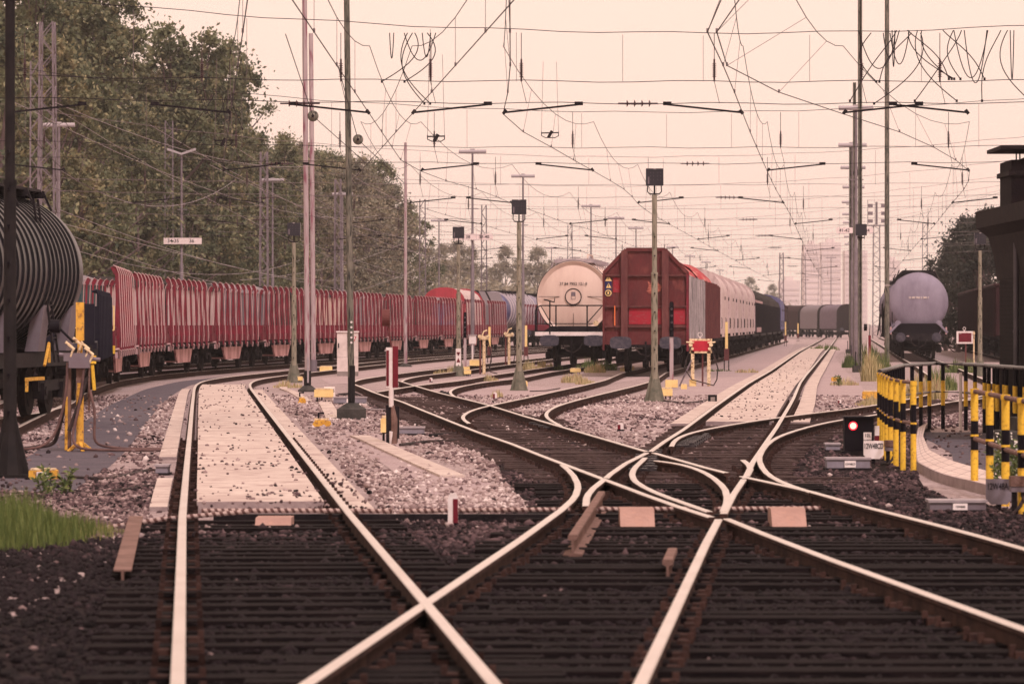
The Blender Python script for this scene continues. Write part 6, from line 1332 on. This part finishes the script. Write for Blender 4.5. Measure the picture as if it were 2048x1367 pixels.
for xx in (.18, .24, 1.2): b = MB(); b.tube([(xx, 5.2, 4.6), (xx, 5.2, 4.78)], .012, 6); b.build('cap_strut', M['darksteel'], c)
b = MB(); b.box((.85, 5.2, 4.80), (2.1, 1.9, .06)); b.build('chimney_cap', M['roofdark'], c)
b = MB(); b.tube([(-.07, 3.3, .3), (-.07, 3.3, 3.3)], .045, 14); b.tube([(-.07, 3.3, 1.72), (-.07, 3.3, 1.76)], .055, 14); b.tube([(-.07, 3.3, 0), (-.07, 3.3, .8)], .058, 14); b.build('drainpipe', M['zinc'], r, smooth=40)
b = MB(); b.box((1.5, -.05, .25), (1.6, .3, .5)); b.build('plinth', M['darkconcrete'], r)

# ------------------------------------------------------------ trees
def crown_mesh(name, m, seed, H, rad, zlow, nclump, nleaf, leaf, flat_=.8):
    r = np.random.default_rng(seed)
    t = r.random(nclump); ang = r.random(nclump) * 6.283
    z = zlow + (H - zlow) * t ** .9
    prof = np.sin(np.clip((z - zlow * .55) / (H - zlow * .55), 0, 1) ** .75 * math.pi) ** .6 * (.75 + .5 * r.random(nclump))
    rr = rad * prof * r.random(nclump) ** .45
    C = np.c_[rr * np.cos(ang), rr * np.sin(ang), z]
    R0 = r.uniform(.3, 1.0, nclump) * rad * .25
    ci = r.integers(0, nclump, nleaf * nclump)
    d = r.normal(size=(len(ci), 3)); d /= np.linalg.norm(d, axis=1)[:, None]
    P = C[ci] + d * (R0[ci] * np.abs(r.normal(0, .85, len(ci))))[:, None] * np.array([1, 1, flat_])
    a = r.normal(size=(len(ci), 3)); a /= np.linalg.norm(a, axis=1)[:, None]
    b_ = np.cross(a, r.normal(size=(len(ci), 3))); b_ /= np.linalg.norm(b_, axis=1)[:, None]
    s = leaf * r.uniform(.6, 1.3, len(ci))[:, None]
    V = np.stack([P - a * s, P + b_ * s * .55, P + a * s, P - b_ * s * .55], 1).reshape(-1, 3)
    Fq = np.arange(len(V)).reshape(-1, 4)
    return V, Fq, C
def tree(seed, H, rad, zlow, m, nclump=120, nleaf=135, leaf=.125):
    V, Fq, C = crown_mesh('crown', m, seed, H, rad, zlow, nclump, nleaf, leaf)
    root = thing('tree', None, 'tree'); o = npmesh('crown', V, Fq, m, root)
    rr = random.Random(seed); b = MB(); lean = rr.uniform(-.5, .5); ph = rr.uniform(0, 6)
    tp = [(lean * (z / H) ** 2 + .12 * math.sin(z * .6 + ph), .1 * math.cos(z * .5 + ph), z) for z in np.linspace(-.1, H * .93, 12)]
    b.tube(tp, list(np.linspace(.20, .03, 12)), 7)
    for k in range(22):
        c = C[rr.randrange(len(C))]; zb = max(zlow * .6, c[2] - rr.uniform(1.0, 3.2)); zb = min(zb, H * .85); i = min(11, int(zb / (H * .93) * 11)); p = tp[i]
        mid = ((p[0] + c[0]) / 2 + .1, (p[1] + c[1]) / 2, (p[2] + c[2]) / 2 - .15); b.tube([p, mid, tuple(c)], [.07, .045, .015], 5)
    b.build('trunk', M['bark'], root, smooth=60); return root
V_ = [tree(11, 15.5, 2.9, 3.0, M['leaf']), tree(12, 17, 3.2, 4.0, M['leaf']), tree(13, 14, 2.6, 1.8, M['leafgold']), tree(14, 16, 3.0, 2.6, M['leafgold']), tree(15, 12.0, 3.2, .9, M['leaf'], 70, 150), tree(16, 8.5, 3.0, .5, M['leafdark'], 60, 150), tree(17, 15.5, 3.0, 2.6, M['leafhazed']), tree(18, 13.5, 3.2, 1.6, M['leafhazed'])]
POS = []
rt = random.Random(5)
LN = [(178, -30), (200, -27.6), (218, -25.6), (252, -22.2), (297, -19.0), (332, -15.5), (372, -11.6), (400, -9.4)]
def lnx(D): return float(np.interp(D, [p[0] for p in LN], [p[1] for p in LN]))
D = 180
while D < 402:                                  # three staggered rows along the left boundary
    for row, (off, kinds) in enumerate(((0, (4, 2, 4, 0)), (-3.0, (0, 3, 1, 2)), (-6.2, (1, 1, 3, 0)), (-9.4, (1, 0, 1, 3)))):
        d = D + rt.uniform(-3, 3) + row * 3; X = lnx(d) + off + rt.uniform(-.9, .9)
        if -60 < 1024 + X / d * F < 880: xx_ = 1024 + X / d * F; POS.append((X, d, rt.choice(kinds), rt.uniform(.9, 1.08) * (1.34 if xx_ < 240 else 1.36 if xx_ < 470 else 1.08 if xx_ < 690 else 1.15)))
    D += 8.6 + (D - 180) * .015
POS = [(p[0], p[1], p[2], p[3] * (.72 if 238 < 1024 + p[0] / p[1] * F < 305 else 1)) for p in POS]
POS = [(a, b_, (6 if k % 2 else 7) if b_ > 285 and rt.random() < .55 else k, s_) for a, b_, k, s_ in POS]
FARP = [(860, 430, 4, .8), (885, 470, 4, .9), (915, 450, 5, .9), (940, 520, 4, .95), (975, 500, 0, .6), (1010, 480, 4, .9), (1040, 560, 0, .75), (1075, 520, 4, .95), (1110, 600, 4, .9), (1150, 640, 4, .9), (1200, 660, 4, .85), (1250, 700, 4, .9), (1300, 720, 4, .85), (1350, 740, 4, .85), (1400, 760, 4, .9), (1450, 780, 4, .8), (1500, 800, 4, .9), (1545, 820, 4, .8), (990, 640, 1, .8), (1090, 700, 1, .75), (900, 560, 1, .75)]
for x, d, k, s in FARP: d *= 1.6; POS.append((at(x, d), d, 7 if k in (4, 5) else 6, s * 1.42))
RT = [(1893, 268, 5, .80), (1915, 255, 5, .95), (1938, 262, 5, 1.05), (1958, 250, 5, 1.0), (1978, 258, 5, 1.1), (2003, 262, 5, 1.0), (2030, 250, 5, 1.05)]
for x, d, k, s in RT: POS.append((at(x, d), d, k, s))
LMK = [(-40, 'the left edge'), (95, 'the dark lattice mast'), (160, 'the navy stake wagon'), (235, 'the nearest red stakes'), (338, 'the mast by the 34-35 board'), (400, 'the 34-35 board'), (450, 'the hanging wire frame'), (528, 'the mast near the tube lamp'), (588, 'the slim loudspeaker post'), (627, 'the twin pale poles'), (703, 'the mottled green pole'), (760, 'the gap past the green pole'), (811, 'the slender pale pole'), (878, 'the red round-ended wagon'), (945, 'the 39-40 board'), (1038, 'the blue-black speaker box'), (1145, 'the cream tank wagon'), (1205, 'the red end wall'), (1309, 'the tallest loudspeaker post'), (1390, 'the front cream hood wagon'), (1450, 'the middle cream hood wagons'), (1510, 'the dark wooden wagons'), (1560, 'the blue covered wagon'), (1890, 'the grey tank wagon'), (1960, 'the right-hand loudspeaker post'), (2010, 'the brick building')]
usedlab = set()
def treelabel(x, d, kind, place, dn):
    l = min(LMK, key=lambda q: abs(q[0] - x)); side = 'left of' if x < l[0] else 'right of'
    for sz in ('', 'smaller ', 'sparser ', 'rear ', 'slimmer ', 'hidden '):
        t = f'{sz}{kind}, {dn}, {side} {l[1]}'
        if t not in usedlab: usedlab.add(t); return t
    return t
info = sorted([(1024 + X / d * F, X, d, k, s) for X, d, k, s in POS]); used = set()
for i, (x, X, d, k, s) in enumerate(info):
    left = x < 850 and d < 400; right = x > 1870
    num = sum(1 for j in info[:i + 1] if (j[0] < 850 and j[2] < 400) == left and (j[0] > 1870) == right)
    kind = ['tall green tree', 'very tall slim green tree', 'yellowish green tree', 'tall yellowish tree', 'bushy green tree', 'dark green tree', 'pale slender tree', 'pale bushy tree'][k]
    if left: lb, g = treelabel(x, d, kind, 0, ['front of wood', 'mid wood', 'back of wood'][0 if X > lnx(d) - 1.6 else 1 if X > lnx(d) - 5 else 2]), 'trees of the wood behind the stake wagons'
    elif right: lb, g = treelabel(x, d, kind, 0, 'behind the maroon wagons'), 'dark trees behind the right-hand wagons'
    else: lb, g = treelabel(x, d, 'faint ' + kind, 0, 'far off'), 'hazy trees at the far side of the yard'
    if k not in used: t = V_[k]; used.add(k)
    else: t = copy_tree(V_[k])
    t.location = (X, d, GZ - .02); t.rotation_euler = (0, 0, rt.uniform(0, 6.28)); t.scale = (s * rt.uniform(.9, 1.15), s * rt.uniform(.9, 1.15), s)
    t['label'] = lb; t['group'] = g
# low undergrowth along the wood edge
def leafmass(name, pts, m, n, h, w, leaf, label=None):
    r = np.random.default_rng(len(pts) * 7 + n); P = np.array(pts, float); d = np.r_[0, np.cumsum(np.hypot(*np.diff(P, axis=0).T))]
    s = r.random(n) * d[-1]; X = np.interp(s, d, P[:, 0]) + r.normal(0, w, n); Y = np.interp(s, d, P[:, 1]) + r.normal(0, w, n)
    top = h * (.55 + .45 * np.abs(np.sin(s * .35) * np.cos(s * .13 + 1))); Z = GZ + top * r.random(n) ** .7
    a = r.normal(size=(n, 3)); a /= np.linalg.norm(a, axis=1)[:, None]; b_ = np.cross(a, r.normal(size=(n, 3))); b_ /= np.linalg.norm(b_, axis=1)[:, None]
    q = leaf * r.uniform(.6, 1.3, n)[:, None]; C = np.c_[X, Y, Z]
    V = np.stack([C - a * q, C + b_ * q * .55, C + a * q, C - b_ * q * .55], 1).reshape(-1, 3)
    o = npmesh(name, V, np.arange(len(V)).reshape(-1, 4), m); o['kind'] = 'stuff'; return o
leafmass('undergrowth', [(x + 1.6, d) for d, x in LN], M['leafgold'], 60000, 4.4, .9, .15)
leafmass('undergrowth', [(x - 2.0, d) for d, x in LN], M['leaf'], 50000, 6.0, 1.0, .17)
leafmass('undergrowth', [(at(850, 620), 620), (at(1000, 760), 760), (at(1300, 1100), 1100), (at(1560, 1300), 1300)], M['leafhazed'], 60000, 10, 4, .5)
# ------------------------------------------------------------ grass and weeds
def blades(name, cx, cy, rx, ry, n, h, m, tone=(.2, .9), wid=.006, lean=.35, label=None, z=GZ):
    r = np.random.default_rng(int(abs(cx * 131 + cy * 17) * 10) % 99991)
    a = r.random(n) * 6.283; q = np.sqrt(r.random(n)); X = cx + rx * q * np.cos(a); Y = cy + ry * q * np.sin(a)
    hh = h * r.uniform(.3, 1.15, n) * (1 - .62 * q ** 2) * (.6 + .4 * np.abs(np.sin(X * 5.3 + Y))); th = r.random(n) * 6.283; ln = lean * r.random(n) * hh
    dx, dy = np.cos(th) * ln, np.sin(th) * ln; w = wid * r.uniform(.6, 1.4, n); fx, fy = np.cos(th + 1.57) * w, np.sin(th + 1.57) * w * .5
    fx = np.where(np.abs(fx) < w * .5, w * .6, fx)
    p0 = np.c_[X - fx, Y - fy, np.full(n, z)]; p1 = np.c_[X + fx, Y + fy, np.full(n, z)]
    p2 = np.c_[X + dx * .4 + fx * .8, Y + dy * .4 + fy, z + hh * .6]; p3 = np.c_[X + dx * .4 - fx * .8, Y + dy * .4 - fy, z + hh * .6]
    p4 = np.c_[X + dx + fx * .15, Y + dy, z + hh]; p5 = np.c_[X + dx - fx * .15, Y + dy, z + hh]
    V = np.stack([p0, p1, p2, p3, p4, p5], 1).reshape(-1, 3); Fq = (np.array([[0, 1, 2, 3], [3, 2, 4, 5]])[None] + 6 * np.arange(n)[:, None, None]).reshape(-1, 4)
    tn = np.repeat(r.uniform(*tone, n), 2); o = npmesh(name, V, Fq, m, attr=tn); o['kind'] = 'stuff'; return o
blades('grass', -4.55, 33.0, .95, 1.9, 6500, .46, M['grass'], (0, .42), .0035)
blades('grass', -4.9, 35.6, .7, 1.4, 1900, .34, M['grass'], (0, .4), .0035)
blades('grass', -3.85, 33.6, .5, 1.1, 800, .20, M['grass'], (.1, .8), .0032)
def tuft(x, y, w, hpx, n, m='drygrass', tone=(0, 1)):
    X, D = G(x, y); k = D / F; blades('grass', X, D, w * k / 2, .5, n, hpx * k * 1.1, M[m], tone, .007 * max(1, D / 70))
for t in [(1145, 765, 46, 24, 420), (1170, 768, 40, 16, 260), (980, 762, 36, 14, 260), (1060, 742, 50, 22, 420), (1090, 738, 40, 20, 260), (880, 750, 30, 14, 160), (905, 748, 26, 18, 160), (993, 795, 26, 18, 150), (1190, 745, 44, 24, 260), (1560, 770, 40, 12, 120), (1495, 745, 50, 10, 160), (575, 775, 60, 16, 260), (1255, 742, 30, 18, 200), (820, 722, 40, 8, 120), (660, 835, 30, 6, 60)]: tuft(*t)
for t in [(1175, 742, 50, 26, 260, 'weed', (0, .75)), (1215, 740, 40, 22, 200, 'weed', (0, .75)), (1120, 740, 34, 14, 140, 'weed', (0, .7)), (1745, 762, 46, 60, 700, 'drygrass', (0, .7)), (1765, 760, 40, 58, 500, 'weed', (.1, .8)), (1738, 735, 44, 60, 500, 'weed', (0, .7)), (1700, 735, 34, 30, 260, 'weed', (0, .6)), (1690, 770, 60, 16, 260, 'drygrass', (0, 1)), (1750, 812, 80, 24, 420, 'drygrass', (0, .9)), (1790, 800, 60, 34, 420, 'drygrass', (0, 1)), (1850, 800, 90, 60, 900, 'drygrass', (0, 1)), (1880, 780, 70, 50, 500, 'weed', (.2, .8)), (1650, 700, 60, 14, 200, 'weed', (0, .8)), (1925, 745, 90, 30, 400, 'weed', (.2, .8)), (1440, 742, 60, 6, 90, 'weed', (0, .6))]: tuft(*t)
def weedplant(X, D, n, h, label, flowers=True, w=.35):
    r = thing('weed_plant', label, 'plant', (X, D, GZ)); rr = np.random.default_rng(int(D * 100)); V = []; st = MB()
    for s in range(n):
        x0, y0 = rr.uniform(-w, w), rr.uniform(-w, w); hh = h * rr.uniform(.55, 1.1); lx, ly = rr.uniform(-.12, .12, 2)
        st.tube([(x0, y0, 0), (x0 + lx * .5, y0 + ly * .5, hh * .5), (x0 + lx, y0 + ly, hh)], [.006, .005, .003], 5)
        for q in range(26):
            t = rr.random() ** .7; c = np.array([x0 + lx * t, y0 + ly * t, hh * t]); a = rr.normal(size=3); a[2] = abs(a[2]) * .6; a /= np.linalg.norm(a); b_ = np.cross(a, rr.normal(size=3)); b_ /= np.linalg.norm(b_); s_ = rr.uniform(.025, .05); V += [c, c + a * s_ + b_ * s_ * .35, c + a * s_ * 2, c + a * s_ - b_ * s_ * .35]
    V = np.array(V); npmesh('leaf_cluster', V, np.arange(len(V)).reshape(-1, 4), M['weed'], r, attr=rr.uniform(0, .8, len(V) // 4)); st.build('stem', M['grass'], r)
    if flowers:
        P = []; 
        for s in range(n * 3): c = np.array([rr.uniform(-w, w), rr.uniform(-w, w), h * rr.uniform(.45, 1.05)]); q = rr.uniform(.005, .011); P += [c + [-q, 0, -q], c + [q, 0, -q], c + [q, .005, q], c + [-q, .005, q]]
        P = np.array(P); o = npmesh('flower', P, np.arange(len(P)).reshape(-1, 4), M['weed'], r, attr=np.ones(len(P) // 4)); o['kind'] = 'stuff'
weedplant(5.75, 43.2, 26, .62, 'weed bush with white flowers between the near bollards'); weedplant(5.55, 40.9, 22, .55, 'weed bush with white flowers at the right edge behind the last bollard', w=.3); weedplant(5.95, 45.6, 14, .45, 'low weeds behind the near bollards', w=.3)
weedplant(-4.98, 41.8, 9, .30, 'bright green weed beside the ochre box at the left', False, .22)
weedplant(at(1672, 116), 115.5, 7, .30, 'dark plant growing over the orange-yellow box right of the straight track', False, .14)
# ------------------------------------------------------------ far buildings
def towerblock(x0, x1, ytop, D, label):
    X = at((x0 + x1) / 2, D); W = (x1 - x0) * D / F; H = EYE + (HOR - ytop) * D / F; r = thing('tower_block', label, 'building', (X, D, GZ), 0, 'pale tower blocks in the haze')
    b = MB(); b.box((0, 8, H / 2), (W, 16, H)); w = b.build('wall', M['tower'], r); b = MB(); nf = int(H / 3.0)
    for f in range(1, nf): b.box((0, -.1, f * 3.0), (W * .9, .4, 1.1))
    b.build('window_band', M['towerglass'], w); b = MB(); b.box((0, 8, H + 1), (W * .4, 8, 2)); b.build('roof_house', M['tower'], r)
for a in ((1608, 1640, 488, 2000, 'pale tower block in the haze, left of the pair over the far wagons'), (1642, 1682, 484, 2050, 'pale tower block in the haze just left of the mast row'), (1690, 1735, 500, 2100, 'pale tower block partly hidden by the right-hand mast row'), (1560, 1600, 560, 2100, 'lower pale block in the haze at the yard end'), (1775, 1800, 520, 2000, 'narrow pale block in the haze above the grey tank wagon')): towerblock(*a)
# ------------------------------------------------------------ haze
b = MB(); b.box((200, 1100, 33), (3000, 2300, 70)); hz = b.build('haze', mat('hazeair', (1, 1, 1))); hz['kind'] = 'stuff'
hm = hz.data.materials[0]; t = hm.node_tree; t.nodes.remove(t.nodes['Principled BSDF']); pv = t.nodes.new('ShaderNodeVolumePrincipled'); pv.inputs['Color'].default_value = (.97, .93, .95, 1); pv.inputs['Density'].default_value = .00022; pv.inputs['Anisotropy'].default_value = .3
for l in list(t.nodes['Material Output'].inputs['Surface'].links): t.links.remove(l)
t.links.new(pv.outputs[0], t.nodes['Material Output'].inputs['Volume'])
